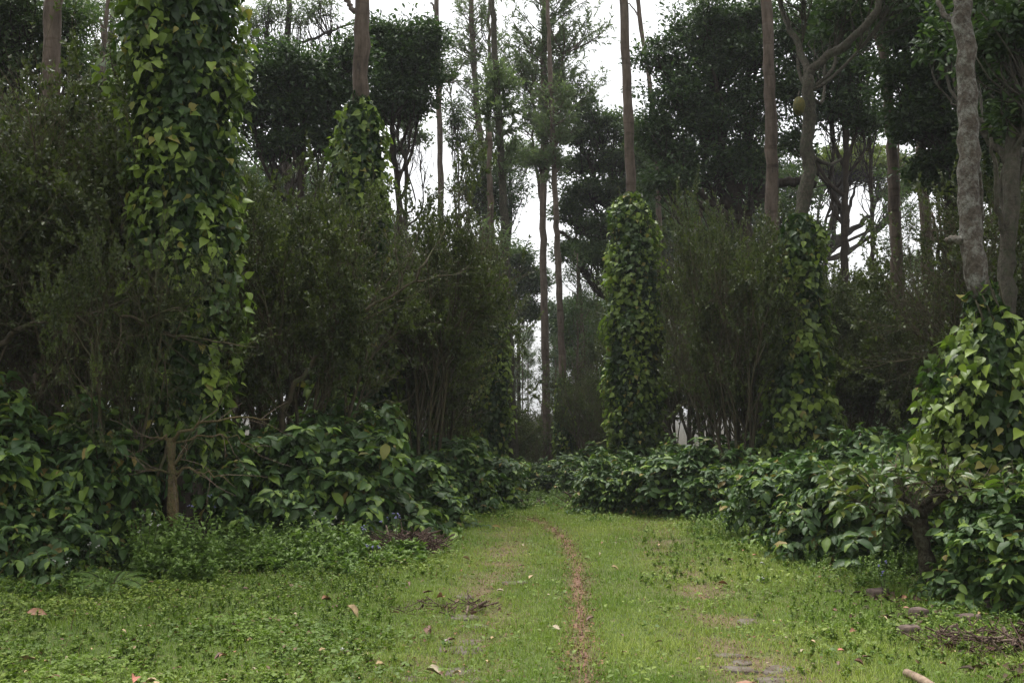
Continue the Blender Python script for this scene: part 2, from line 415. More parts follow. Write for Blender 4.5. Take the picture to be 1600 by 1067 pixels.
def build_herbs():
    rng = np.random.default_rng(12)
    A = Acc()
    x, y = density_points(rng, 330000, 4.3, 18, 1.25)
    rut, path, forest = masks(x, y)
    cl = fbm(x * 1.6, y * 1.6, 51, 3); left = np.clip((-x - .2 - .02 * y) / 1.0, 0, 1); right = np.clip((x - 1.9) / 1.0, 0, 1)
    keep = rng.random(len(x)) < (.13 + .97 * np.maximum(left, .5 * right)) * (1 - .9 * rut) * (1 - .95 * path) * (1 - forest * .8) * np.clip(cl * 4.2 - 1.45, .05, 1)
    x, y, cl = x[keep], y[keep], cl[keep]; n = len(x)
    az = rng.random(n) * 6.283; up = .1 + .9 * rng.random(n)
    d = np.stack([np.cos(az), np.sin(az), up * .8], -1); N = np.stack([-np.cos(az) * up, -np.sin(az) * up, np.ones(n)], -1) + .35 * rng.normal(size=(n, 3))
    lump = np.clip(cl - .3, 0, .6) * fbm(x * 6, y * 6, 61, 2)
    pos = np.stack([x, y, G(x, y) + lump * .38 * rng.random(n) + .005], -1)
    s = 1 + (y - 5) * .03
    L = (.013 + .032 * rng.random(n) ** 2.5) * s
    yg = np.clip(fbm(x * .9, y * .9, 71) * 1.8 - .6, 0, 1) * rng.random(n)
    C = tint(rng, n, yg); C[:, 0] = np.clip(.35 * rng.random(n) + 1.5 * fbm(x * 2.3, y * 2.3, 88, 3) - .45, 0, 1)
    leaves(A, T_OVATE, pos, d, N, L, L * (.45 + .4 * rng.random(n)), C)
    o = A.obj('low_herbs', M['forb']); tag(o, 'low bright green herbs and clover mixed into the lawn', 'herbs', kind='stuff')
build_herbs()

def weed_clumps(name, zones, label, mat, seed, leafL=(.03, .05), h=(.18, .5), T=T_OVATE):
    rng = np.random.default_rng(seed); A = Acc(); S = Acc()
    for (px0, px1, Y0, Y1, cnt, hs_) in zones:
        Y = Y0 + (Y1 - Y0) * rng.random(cnt); px = px0 + (px1 - px0) * rng.random(cnt); x = X(px, Y)
        Y = Y - .35 * (Y1 - Y0) * (noise(px / 37., px * 0, seed) - .5); x = X(px, Y); H = (h[0] + (h[1] - h[0]) * rng.random(cnt)) * hs_ * np.clip(.30 + .9 * (Y - Y0) / (Y1 - Y0), .3, 1) * (.45 + 1.1 * fbm(x * 1.7, Y * 1.7, seed, 2))
        az = rng.random(cnt) * 6.283; D = np.stack([np.cos(az) * .3, np.sin(az) * .3, np.ones(cnt)], -1)
        Pt = grow(np.stack([x, Y, G(x, Y)], -1), D, H, 5, .12, .05, rng)
        tubes(S, Pt, np.linspace(.0035, .0015, 5)[None] * np.ones((cnt, 1)), 3, tint(rng, cnt))
        m = 16
        Sx, Dx, t, idx = spawn(Pt, m, .15, 1.0, 1.15, rng); n = len(Sx)
        Dx = Dx + np.array([0, 0, .15]); Nn = np.array([0, 0, 1.]) + .35 * rng.normal(size=(n, 3))
        L = leafL[0] + (leafL[1] - leafL[0]) * rng.random(n); L = L * (1.15 - .5 * t)
        leaves(A, T, Sx, Dx, Nn, L, L * .62, tint(rng, n, np.clip(t * .8 - .25, 0, 1) * rng.random(n)))
    A.V += S.V; 
    off = A.n
    A.Fc += [f + off for f in S.Fc]; A.C += S.C; A.n += S.n
    o = A.obj(name, mat); return tag(o, label, 'weeds', kind='stuff')

# ------------------------------------------------------------------ plant builders
def coffee_bush(seed, mat='coffee', H=1.5, R=1.0, nstem=4, nb=30, L0=.235, bare=False):
    rng = np.random.default_rng(seed)
    root = thing('coffee_bush', 'bush', 'bush')
    St = Acc(); Lf = Acc()
    az = np.arange(nstem) / nstem * 6.283 + rng.random(nstem)
    D = np.stack([np.cos(az) * .28, np.sin(az) * .28, np.ones(nstem)], -1)
    base = np.stack([np.cos(az) * .06, np.sin(az) * .06, np.full(nstem, -.05)], -1)
    stems = grow(base, D, H * (.62 + .48 * rng.random(nstem)), 9, .07, .02, rng)
    tubes(St, stems, np.linspace(.024, .007, 9)[None] * np.ones((nstem, 1)), 7)
    S, Dd, t, idx = spawn(stems, nb, .10, .98, 1.25, rng)
    n = len(S)
    Dd[:, 2] = .12 + .5 * t; out = nrm(S[:, :2] * 1.0 + 1e-3); Dd[:, :2] += out * .45
    Lb = R * (1.02 - .50 * t) * (.5 + .85 * rng.random(n))
    K = 9; br = grow(S, Dd, Lb, K, .05, -.085, rng)
    tubes(St, br, np.linspace(.007, .0025, K)[None] * np.ones((n, 1)), 4)
    S2, D2, t2, i2 = spawn(br, 2, .3, .8, .8, rng); Lb2 = Lb[i2] * .5
    br2 = grow(S2, D2, Lb2, K, .06, -.05, rng)
    tubes(St, br2, np.linspace(.004, .002, K)[None] * np.ones((len(S2), 1)), 3)
    for b_, lb, np_, s_ in ((br, Lb, 10, 1.0), (br2, Lb2, 6, .9)):
        T = nrm(np.gradient(b_, axis=1)); M_ = len(b_)
        tt = np.linspace(.22, 1.0, np_)
        for k in range(np_):
            f = tt[k] * (K - 1); i = min(int(f), K - 2); fr = f - i
            pos = b_[:, i] * (1 - fr) + b_[:, i + 1] * fr; tg = T[:, i]
            side = nrm(np.cross(tg, np.array([0, 0, 1.])) + .25 * rng.normal(size=tg.shape))
            for sgn in (-1, 1):
                keep = rng.random(M_) < (.9 if not bare else .5)
                d = side * sgn * .9 + tg * (.5 + .5 * (tt[k] > .95)) + np.array([0, 0, -.25]) + .18 * rng.normal(size=tg.shape)
                Nn = np.array([0, 0, 1.]) + out.mean() * 0 + .35 * rng.normal(size=tg.shape) + np.stack([b_[:, -1, 0], b_[:, -1, 1], 0 * b_[:, 0, 0]], -1) * .35
                yng = .12 * rng.random(M_) + (tt[k] > .82) * (rng.random(M_) < .42) * (.4 + .6 * rng.random(M_))
                L = L0 * s_ * (.45 + .65 * rng.random(M_)) * (1 - .38 * (tt[k] > .93))
                m_ = keep; leaves(Lf, T_COFFEE, pos[m_], d[m_], Nn[m_], L[m_], L[m_] * .50, tint(rng, m_.sum(), yng[m_]))
    St.obj('branches', M['bark_stem'], root); Lf.obj('foliage', M[mat], root)
    return Kind(root)

def shrub_tree(seed, H=4.6, spread=.30, nst=5, leafL=.066, dens=42, mat='small', stem_mat='bark_stem', trop=.07):
    rng = np.random.default_rng(seed)
    root = thing('small_leaved_tree', 'tree', 'tree')
    St = Acc(); Lf = Acc()
    az = np.arange(nst) / nst * 6.283 + rng.random(nst) * .9
    sp = spread * (.5 + .8 * rng.random(nst))
    D = np.stack([np.cos(az) * sp, np.sin(az) * sp, np.ones(nst)], -1)
    base = np.stack([np.cos(az) * .07, np.sin(az) * .07, np.full(nst, -.1)], -1)
    s1 = grow(base, D, H * .68 * (.8 + .3 * rng.random(nst)), 10, .10, .03, rng)
    tubes(St, s1, np.linspace(.046, .018, 10)[None] * (.8 + .5 * rng.random((nst, 1))), 8, rough=.06, rng=rng)
    S, D, t, _ = spawn(s1, 8, .38, 1.0, .62, rng)
    s2 = grow(S, D, H * .30 * (1.15 - .35 * t) * (.7 + .5 * rng.random(len(S))), 8, .12, trop, rng)
    tubes(St, s2, np.linspace(.019, .007, 8)[None] * np.ones((len(S), 1)), 5)
    S, D, t, _ = spawn(s2, 8, .30, 1.0, .75, rng)
    s3 = grow(S, D, H * .17 * (.7 + .6 * rng.random(len(S))), 6, .14, trop, rng)
    tubes(St, s3, np.linspace(.006, .003, 6)[None] * np.ones((len(S), 1)), 3)
    S, D, t, _ = spawn(s3, 6, .1, 1.0, .7, rng)
    s4 = grow(S, D, H * .09 * (.6 + .8 * rng.random(len(S))), 4, .18, trop, rng)
    tubes(St, s4, np.linspace(.003, .0015, 4)[None] * np.ones((len(S), 1)), 3)
    S, D, t, _ = spawn(s4, dens, .05, 1.0, .95, rng); n = len(S)
    # thin out patchily so that light shows through
    pn = fbm(S[:, 0] * 1.5 + S[:, 2] * 1.3, S[:, 1] * 1.5 - S[:, 2] * 1.5, seed, 2)
    k = rng.random(n) < np.clip((pn - .47) * 10, .03, 1); S, D = S[k], D[k]; n = len(S)
    Nn = np.array([0, 0, .8]) + .8 * rng.normal(size=(n, 3))
    L = leafL * (.55 + .65 * rng.random(n))
    pn2 = fbm(S[:, 0] * 2.1, S[:, 2] * 2.1 + S[:, 1], seed + 5, 2)
    leaves(Lf, T_SMALL, S, D, Nn, L, L * .58, tint(rng, n, np.clip(pn2 * 2 - 1.0, 0, 1) * rng.random(n)))
    St.obj('stems', M[stem_mat], root); Lf.obj('crown', M[mat], root)
    return Kind(root)

def cat_points(pts, m=14):
    """smooth resample of a polyline"""
    pts = np.asarray(pts, float); d = np.concatenate([[0], np.cumsum(np.linalg.norm(np.diff(pts, axis=0), axis=1))])
    t = np.linspace(0, d[-1], m); out = np.stack([np.interp(t, d, pts[:, k]) for k in range(3)], -1)
    for _ in range(2): out[1:-1] = .25 * out[:-2] + .5 * out[1:-1] + .25 * out[2:]
    return out

def trunk_line(pp, Y, ztop=None, r=.12, m=26, taper=.55, seed=0):
    """pp: picture points from top to bottom at depth Y -> polyline from the ground up, radii"""
    rng = np.random.default_rng(seed + 77)
    pw = P([p[0] for p in pp], [p[1] for p in pp], Y)[::-1]
    bx = pw[0, 0]; g = float(G(bx, Y)); pts = [np.array([bx, Y, g - .15])]
    for q in pw:
        if q[2] > g + .3: pts.append(q)
    if ztop and ztop > pts[-1][2]:
        dirn = pts[-1] - pts[-2]; sl = dirn[0] / max(dirn[2], .1)
        q = pts[-1].copy(); dz = ztop - q[2]; q[0] += np.clip(sl, -.15, .15) * dz; q[2] = ztop; pts.append(q)
    ln = cat_points(pts, m); ln[1:-1, :2] += rng.normal(size=(m - 2, 2)) * r * .10
    h = (ln[:, 2] - ln[0, 2]) / (ln[-1, 2] - ln[0, 2])
    R = r * (1.0 + .45 * np.exp(-h * 30)) * (1.1 - (1.1 - taper) * h)
    if m > 30: R = R * (1 + .035 * rng.normal(size=m)) * (1 + .10 * (rng.random(m) < .07))
    return ln, R

def blob_points(rng, blobs, Y, n, zs=1.0, shell=.6):
    """points in ellipsoids given in picture units at depth Y"""
    w = np.array([b[2] * b[3] for b in blobs], float); w /= w.sum()
    out = []; cen = []
    for b, k in zip(blobs, (w * n).astype(int) + 1):
        c = P(b[0], b[1], Y + (b[4] if len(b) > 4 else 0)); rx, rz = b[2] / F * Y, b[3] / F * Y
        d = nrm(rng.normal(size=(k, 3))); rad = (shell * .7 + (1 - shell * .7) * rng.random((k, 1)) ** .8) * (.50 + .85 * fbm(d[:, 0] * 1.7 + len(out) * 3.1, d[:, 2] * 1.7 + d[:, 1], 17, 2)[:, None]) * (1 + .5 * rng.random((k, 1)) * (rng.random((k, 1)) < .3))
        q = c + d * rad * np.array([rx, max(rx, rz) * zs * .9, rz]); out.append(q); cen += [c] * k
    return np.concatenate(out), np.stack(cen)

def cluster_leaves(acc, rng, C0, per, size, T, L, W, mat_y=.0, flat=1.0, young_p=.15):
    n = len(C0) * per
    d = nrm(rng.normal(size=(n, 3))); d[:, 2] = d[:, 2] * .8 + .2
    rad = size * rng.random((n, 1)) ** .5 * np.repeat(.55 + .75 * rng.random((len(C0), 1)), per, 0)
    off = d * rad * np.array([1, 1, flat]); pos = np.repeat(C0, per, 0) + off
    ax = nrm(d * np.array([1, 1, .5]) + .6 * rng.normal(size=(n, 3))); Nn = np.array([0, 0, 1.]) * .9 + d * .6 + .4 * rng.normal(size=(n, 3))
    yg = (rng.random(n) < young_p) * rng.random(n) + mat_y
    LL = L * (.6 + .7 * rng.random(n))
    leaves(acc, T, pos, ax, Nn, LL, LL * W, tint(rng, n, np.clip(yg, 0, 1), np.repeat(rng.random(len(C0)), per)))

def connect(St, rng, starts, ends, r0, r1, K=8, sag=.12, sides=5, wob=.07):
    starts = np.asarray(starts); ends = np.asarray(ends); t = np.linspace(0, 1, K)[None, :, None]
    d = ends - starts; L = np.linalg.norm(d, axis=1)[:, None, None]
    Pt = starts[:, None] * (1 - t) + ends[:, None] * t
    w = rng.normal(size=(len(d), 2, 3)) * wob
    Pt = Pt + L * (w[:, :1] * np.sin(t * math.pi) + w[:, 1:] * np.sin(2 * t * math.pi) * .6)
    Pt[..., 2] += (sag * L * np.sin(t * math.pi))[..., 0] * -1 * 0 + (sag * L * (t ** 1.6 - t))[..., 0]
    tubes(St, Pt, (r0 + (r1 - r0) * t[..., 0]) * np.ones((len(d), 1)), sides)
    return Pt

def blob_tree(name, label, cat, pp, Y, r, blobs, ncl, per, csize, T, L, W, mat, bark, seed, ztop=None, extra_limbs=(), attach=(.45, .95), zs=1.0,
              flat=.6, limb_r=.35, group=None, young=.15, shell=.55, taper=.45):
    rng = np.random.default_rng(seed)
    ln, R = trunk_line(pp, Y, ztop, r, 64, taper, seed)
    base = ln[0].copy(); root = thing(name, label, cat, tuple(base), group)
    St = Acc(); Lf = Acc(); tubes(St, ln[None], R[None], 12, rough=.05, rng=rng)
    for lp, lr0, lr1, dY in extra_limbs:
        q = P([p[0] for p in lp], [p[1] for p in lp], Y); q[:, 1] += np.linspace(0, dY, len(q))
        q = cat_points(q, 16); q[1:-1] += rng.normal(size=(14, 3)) * lr0 * .25
        tubes(St, q[None], np.linspace(lr0, lr1, 16)[None], 8, rough=.06, rng=rng)
    if len(blobs):
        cp, cc = blob_points(rng, blobs, Y, ncl, zs, shell)
        ub = np.stack([P(b[0], b[1], Y + (b[4] if len(b) > 4 else 0)) for b in blobs]); ub[:, 2] -= np.array([b[3] for b in blobs]) / F * Y * .5
        h = np.clip((ub[:, 2] - ln[0, 2]) / (ln[-1, 2] - ln[0, 2]) - .2, attach[0], attach[1])
        st = ln[(h * 63).astype(int)]
        limbs = connect(St, rng, st, ub, r * limb_r * 1.3, r * limb_r * .5, 10, .3, 7)
        # clusters joined to limb ends
        k = np.argmin(np.linalg.norm(cp[:, None] - ub[None], axis=2), axis=1)
        s = limbs[k, rng.integers(5, 10, len(k))]
        connect(St, rng, s, cp, r * limb_r * .38, .008, 6, .15, 4, .09)
        cluster_leaves(Lf, rng, cp, per, csize, T, L, W, 0, flat, young)
    tr = St.obj('trunk', M[bark], root); tr.location = -base
    if len(blobs):
        cr = Lf.obj('crown', M[mat], root); cr.location = -base
    return root

def pepper(label, Y, trunk_pp, prof, n, leafL, seed, off=0.0, young=.35, group=None):
    """prof: list of (py, half width in px); a sleeve of hanging heart-shaped leaves round a trunk"""
    rng = np.random.default_rng(seed)
    ln, _ = trunk_line(trunk_pp, Y, None, .1, 40, seed=seed)
    zs = P([0] * len(prof), [p[0] for p in prof], Y)[:, 2]; hw = np.array([p[1] for p in prof]) / F * Y
    o = np.argsort(zs); zs, hw = zs[o], hw[o]
    z0 = max(zs[0], float(G(ln[0, 0], Y)) + .05)
    zz = z0 + (zs[-1] - z0) * rng.random(n); th = rng.random(n) * 6.283
    R0 = np.interp(zz, zs, hw)
    cx = np.interp(zz, ln[:, 2], ln[:, 0])
    lump = fbm(th * 1.6 + 3 + seed, zz * 1.6, seed, 3)
    top = .35
    k = rng.random(n) < np.clip((lump - .33) * 6, .09, 1) * np.clip(R0 / hw.max(), .15, 1) * 1.0
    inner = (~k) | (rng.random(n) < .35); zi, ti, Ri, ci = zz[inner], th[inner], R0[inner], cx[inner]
    zz, th, R0, cx, lump = zz[k], th[k], R0[k], cx[k], lump[k]; n = len(zz)
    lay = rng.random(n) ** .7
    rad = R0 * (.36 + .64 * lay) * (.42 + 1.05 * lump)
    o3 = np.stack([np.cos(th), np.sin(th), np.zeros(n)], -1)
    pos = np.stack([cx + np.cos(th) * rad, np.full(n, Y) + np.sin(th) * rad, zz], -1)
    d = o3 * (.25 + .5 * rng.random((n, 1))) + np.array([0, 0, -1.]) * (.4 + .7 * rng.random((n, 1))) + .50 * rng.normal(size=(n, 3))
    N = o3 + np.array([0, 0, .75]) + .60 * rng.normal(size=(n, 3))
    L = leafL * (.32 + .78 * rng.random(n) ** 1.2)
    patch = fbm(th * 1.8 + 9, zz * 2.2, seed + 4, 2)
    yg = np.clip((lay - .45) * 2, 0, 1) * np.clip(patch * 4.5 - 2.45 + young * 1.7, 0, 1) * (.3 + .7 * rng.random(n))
    base = np.array([ln[0, 0], Y, z0])
    root = thing('pepper_vine', label, 'vine', tuple(base), group)
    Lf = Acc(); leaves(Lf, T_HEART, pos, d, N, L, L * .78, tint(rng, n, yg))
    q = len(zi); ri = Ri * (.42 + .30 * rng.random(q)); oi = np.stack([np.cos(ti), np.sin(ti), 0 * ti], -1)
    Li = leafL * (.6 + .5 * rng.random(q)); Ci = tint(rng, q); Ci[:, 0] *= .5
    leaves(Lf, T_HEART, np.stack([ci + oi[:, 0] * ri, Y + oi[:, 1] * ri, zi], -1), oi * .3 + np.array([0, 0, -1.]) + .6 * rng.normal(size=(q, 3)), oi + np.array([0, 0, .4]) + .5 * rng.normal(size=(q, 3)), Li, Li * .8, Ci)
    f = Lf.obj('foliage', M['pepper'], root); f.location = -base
    # stems: climbing and hanging
    m = 26; th = rng.random(m) * 6.283; K = 14
    t = np.linspace(0, 1, K); zt = z0 + (zs[-1] - z0) * np.clip(.55 + .5 * rng.random((m, 1)), 0, 1) * t[None]
    r_ = .14 + .3 * np.interp(zt, zs, hw) * rng.random((m, 1)); tht = th[:, None] + .6 * np.sin(t[None] * 5 + th[:, None])
    Pt = np.stack([np.interp(zt, ln[:, 2], ln[:, 0]) + np.cos(tht) * r_, Y + np.sin(tht) * r_, zt], -1)
    S = Acc(); tubes(S, Pt, np.full((m, K), .009), 4)
    # side shoots carrying the outer leaves
    kk = rng.choice(n, min(n, 500), replace=False); q = pos[kk]; s0 = q.copy(); s0[:, 0] = cx[kk] + (q[:, 0] - cx[kk]) * .3; s0[:, 1] = Y + (q[:, 1] - Y) * .3; s0[:, 2] += .08
    connect(S, rng, s0, q, .005, .003, 4, .2, 3)
    s = S.obj('stems', M['vine_stem'], root); s.location = -base
    return root


# ================================================================== the tall trees along the track
RIGHT_G = None
def tall(label, pp, Y, r, ztop, blobs, ncl, seed, per=26, csize=.55, T=T_NARROW, L=.20, W=.22, mat='feather', bark='bark', limbs=(), group=None, attach=(.35, .97), cat='tree', name='silver_oak', flat=.8, young=.2, shell=.2, limb_r=.3, taper=.5, zs=.8):
    if blobs and max(b[1] for b in blobs) < -50: attach = (.86, .97)
    return blob_tree(name, label, cat, pp, Y, r, blobs, ncl, per, csize, T, L, W, mat, bark, seed, ztop, limbs, attach, zs, flat, limb_r, group, young, shell, taper)

def feather_tree(name, label, pp, Y, r, seed, zr, wid, nb, ztop=None, limbs=(), bark='bark', mat='feather', group=None, gap=.5, L=.15):
    """zr: picture y of crown top and bottom; wid: list of (py, half width px); ascending boughs with tufted twigs"""
    rng = np.random.default_rng(seed); ln, R = trunk_line(pp, Y, ztop, r, 64, .5, seed); base = ln[0].copy()
    root = thing(name, label, 'tree', tuple(base), group); St = Acc(); Lf = Acc(); tubes(St, ln[None], R[None], 10, rough=.05, rng=rng)
    axes = [ln]
    for lp, lr0, lr1, dY in limbs:
        q = P([p[0] for p in lp], [p[1] for p in lp], Y); q[:, 1] += np.linspace(0, dY, len(q)); q = cat_points(q, 20); q[1:-1] += rng.normal(size=(18, 3)) * lr0 * .3
        tubes(St, q[None], np.linspace(lr0, lr1, 20)[None], 7, rough=.05, rng=rng); axes.append(q)
    zt, zb = P(0, zr[0], Y)[2], P(0, zr[1], Y)[2]; zs = P([0] * len(wid), [w[0] for w in wid], Y)[:, 2]; hw = np.array([w[1] for w in wid]) / F * Y; o = np.argsort(zs); zs, hw = zs[o], hw[o]
    S = []; 
    for k in range(nb):
        a = axes[rng.integers(0, len(axes))] if len(axes) > 1 and rng.random() < .6 else ln; z = zb + (zt - zb) * rng.random(); z = np.clip(z, a[:, 2].min(), a[:, 2].max() - .1)
        S.append([np.interp(z, a[:, 2], a[:, 0]), np.interp(z, a[:, 2], a[:, 1]), z])
    S = np.array(S); az = rng.random(nb) * 6.283; lb = np.interp(S[:, 2], zs, hw) * (.55 + .6 * rng.random(nb))
    D = np.stack([np.cos(az), np.sin(az), .35 + .5 * rng.random(nb)], -1); b1 = grow(S, D, lb * 1.15, 9, .10, .06, rng); tubes(St, b1, np.linspace(.028, .008, 9)[None] * np.ones((nb, 1)), 4)
    S2, D2, t2, _ = spawn(b1, 7, .28, 1, .7, rng); b2 = grow(S2, D2, .30 + .45 * rng.random(len(S2)), 6, .14, .10, rng); tubes(St, b2, np.linspace(.007, .003, 6)[None] * np.ones((len(S2), 1)), 3)
    S3, D3, t3, i3 = spawn(b2, 20, .15, 1, .8, rng); pn = fbm(S3[:, 0] * .9 + S3[:, 2], S3[:, 1] * .9 - S3[:, 2] * .8, seed, 2); k = rng.random(len(S3)) < np.clip((pn - .5 + gap * .5) * 5, .12, 1); S3, D3 = S3[k], D3[k]; n = len(S3)
    LL = L * (.6 + .7 * rng.random(n)); leaves(Lf, T_NARROW, S3, D3 + [0, 0, -.1], np.array([0, 0, 1.]) + .5 * rng.normal(size=(n, 3)), LL, LL * .30, tint(rng, n, (rng.random(n) < .2) * rng.random(n)))
    tr = St.obj('trunk', M[bark], root); tr.location = -base; cr = Lf.obj('crown', M[mat], root); cr.location = -base; return root

# left to right; unseen crowns over the nearer trunks are widened to shade the understorey
tall('thick brown trunk rising above the dark shrubs at the top left corner', [(84, -20), (80, 100), (72, 400), (68, 700)], 14, .145, 15, [(20, -200, 330, 120), (-250, -200, 260, 110, 2)], 100, 101, per=60, csize=.8)
tall('dark trunk wrapped in the widest pepper vine', [(286, -40), (288, 200), (292, 330), (296, 860)], 10.5, .20, 14, [(230, -560, 330, 160), (0, -520, 250, 140, -1)], 85, 102, per=60, csize=.6, bark='bark_dark')
tall('bare straight grey brown trunk above the leafy cone of pepper left of centre', [(567, -30), (565, 60), (562, 160), (560, 760)], 16, .155, 16, [(500, -300, 210, 120), (380, -280, 160, 100, 1)], 110, 103, per=60, csize=.7,
     limbs=[([(560, 20), (545, 5), (530, -30)], .05, .03, .4)])
tall('thin pale bare pole of a trunk standing alone against the sky', [(681, -30), (685, 120), (689, 300), (692, 760)], 35, .125, 26, [(690, -130, 90, 80)], 40, 104, per=50, csize=.7,
     limbs=[([(682, 20), (676, 6), (672, 2)], .05, .03, .2), ([(683, 55), (690, 48)], .04, .02, .1)])
feather_tree('silver_oak', 'tall sparse tree whose leaning stem forks below its pale feathery crown', [(735, -30), (740, 100), (748, 190), (756, 260), (758, 340), (758, 760)], 38, .155, 105, (-60, 285), [(-60, 30), (40, 44), (130, 52), (220, 50), (285, 22)], 120, 24,
     limbs=[([(757, 270), (762, 200), (765, 100), (764, -20)], .10, .05, .8), ([(746, 290), (722, 240), (708, 190), (700, 120)], .05, .02, .5)])
feather_tree('silver_oak', 'slender tree with pale patches of bark leaning beside the left edge of the track end', [(776, 120), (782, 220), (786, 300), (790, 430), (797, 600), (806, 785)], 24, .125, 106, (130, 290), [(130, 12), (200, 24), (290, 18)], 26, 13.4, bark='bark_grey')
feather_tree('silver_oak', 'very straight tall trunk at the far end of the track with the widest feathery crown', [(852, -20), (849, 200), (848, 400), (853, 600), (856, 766)], 33, .135, 107, (-80, 275), [(-80, 40), (0, 62), (80, 74), (150, 70), (210, 48), (275, 20)], 190, 22,
     limbs=[([(848, 330), (838, 260), (832, 200), (838, 120)], .06, .03, .6), ([(849, 300), (862, 240), (866, 170), (880, 90)], .06, .03, -.6), ([(848, 220), (862, 195), (885, 175), (905, 165)], .03, .015, .3)], gap=.7)
feather_tree('silver_oak', 'trunk behind the straightest one with a short pepper vine round its foot', [(860, 120), (866, 260), (872, 420), (880, 595), (884, 745)], 30, .115, 108, (150, 290), [(150, 26), (230, 30), (290, 16)], 30, 15)
tall('straight bare brown trunk above the tall column of pepper right of the track', [(973, -30), (979, 120), (986, 280), (991, 420), (994, 760)], 20, .115, 18, [(1040, -260, 160, 90), (1130, -250, 130, 90, 2)], 90, 109, per=60, csize=.7)
tall('thin pale leaning trunk just right of the bare brown one', [(994, -20), (1004, 60), (1020, 160), (1029, 290), (1034, 760)], 32, .10, 24, [(985, -150, 80, 70)], 34, 110, per=50, csize=.7,
     limbs=[([(1000, 30), (990, 10), (984, 0)], .03, .02, .3)])
tall('straight brown trunk in front of the biggest dark crown', [(1197, -30), (1202, 120), (1207, 300), (1213, 760)], 19, .14, 17, [(1220, -270, 210, 120), (1330, -230, 150, 100, 1)], 120, 111, per=60, csize=.7)
tall('thin dark trunk between the fork of the fruit tree and the red brown trunk', [(1356, 130), (1362, 300), (1367, 600), (1368, 760)], 30, .085, 13, [(1355, 200, 34, 40), (1350, 150, 30, 30)], 60, 112, per=18, csize=.35, bark='bark_dark', mat='layer')
tall('red brown trunk with a broken dead top', [(1376, 30), (1384, 100), (1394, 240), (1400, 400), (1408, 650), (1409, 760)], 20, .125, None, [], 0, 113, limbs=[([(1378, 90), (1370, 60), (1371, 40)], .04, .02, .1), ([(1394, 230), (1403, 205)], .05, .03, .1)], taper=.75)
tall('red brown trunk left of the lichen covered one', [(1431, -30), (1437, 130), (1444, 300), (1450, 430), (1455, 560), (1458, 760)], 21, .125, 17, [(1430, -240, 120, 100)], 40, 114, per=50, csize=.7,
     limbs=[([(1456, 380), (1462, 350), (1463, 330)], .05, .03, .2)])
tall('thick pale trunk mottled with white lichen above the big leaved pepper', [(1500, -60), (1503, 10), (1510, 120), (1514, 240), (1516, 340), (1514, 380), (1530, 440), (1545, 520), (1552, 600), (1560, 860)], 9.3, .115, 9, [(1560, -450, 330, 160), (1500, -330, 220, 120, 3)], 170, 115, per=70, csize=.6, bark='bark_lichen', mat='jack', T=T_JACK, L=.13, W=.5,
     limbs=[([(1516, 235), (1545, 265), (1562, 320), (1575, 400)], .045, .03, .6), ([(1503, 375), (1484, 370)], .045, .02, .1), ([(1506, 30), (1488, 20), (1480, -30)], .03, .02, .3)], taper=.45, name='shade_tree')
tall('grey forked tree at the right edge behind the lichen trunk', [(1598, 60), (1590, 160), (1582, 240), (1578, 330), (1572, 430), (1570, 780)], 12, .11, 10,
     [(1560, 60, 80, 60), (1600, 180, 40, 60), (1520, 20, 60, 50, 1), (1480, 70, 50, 50, 2), (1640, 40, 90, 90)], 130, 116, per=34, csize=.32, T=T_JACK, L=.12, W=.5, mat='jack', bark='bark_grey', name='shade_tree',
     limbs=[([(1578, 255), (1555, 215), (1535, 175), (1528, 140)], .05, .03, .4), ([(1576, 380), (1552, 330), (1545, 280), (1530, 225)], .04, .02, -.3)])

# the forked fruit tree, its pepper and fruit
ft = blob_tree('fruit_tree', 'grey green forked tree with one thick branch curving over to the right', 'tree',
     [(1262, 120), (1266, 190), (1258, 215), (1266, 260), (1252, 330), (1246, 400), (1250, 800)], 16, .125, [(1330, 20, 70, 40, 1), (1240, -60, 90, 50), (1400, -40, 90, 60), (1300, 60, 40, 30, 2)], 90, 34, .4, T_JACK, .13, .5, 'jack', 'bark_grey', 117,
     None, extra_limbs=[([(1263, 130), (1262, 80), (1250, 40), (1238, 0), (1225, -80)], .065, .035, .8), ([(1262, 125), (1280, 95), (1315, 75), (1345, 55), (1362, 20), (1370, -60)], .078, .045, -.5),
                        ([(1262, 240), (1290, 245), (1318, 244), (1345, 225)], .05, .02, 1.0)], attach=(.8, .98), limb_r=.22, taper=.8)
fr = thing('jackfruit', 'yellow green knobbly fruit hanging from the forked grey trunk', 'fruit', tuple(P(1248, 150, 15.8)))
rng = np.random.default_rng(5)
def ellipsoid(acc, c, rx, rz, rough, rng, nu=24, nv=16, ry=None):
    u = np.arange(nu) / nu * 2 * math.pi; v = np.linspace(0, math.pi, nv); U, Vv = np.meshgrid(u, v)
    rr = 1 + rough * (rng.random(U.shape) - .5); rr[0] = rr[-1] = 1
    V = np.stack([np.cos(U) * np.sin(Vv) * rx * rr, np.sin(U) * np.sin(Vv) * (ry or rx) * rr, np.cos(Vv) * rz * rr], -1) + np.asarray(c)
    i = np.arange(nv - 1)[:, None] * nu; j = np.arange(nu)[None]
    q = np.stack([i + j, i + nu + j, i + nu + (j + 1) % nu, i + (j + 1) % nu], -1).reshape(-1, 4)
    acc.add(V.reshape(-1, 3), q)
A = Acc(); ellipsoid(A, (0, 0, -.17), .10, .15, .16, rng); A.obj('fruit_body', M['fruit'], fr)
A = Acc(); tubes(A, np.array([[(0.04, 0.1, .10), (0, 0.03, .02), (0, 0, -.04)]]), np.array([[.015, .012, .012]]), 6); A.obj('stalk', M['bark_grey'], fr)

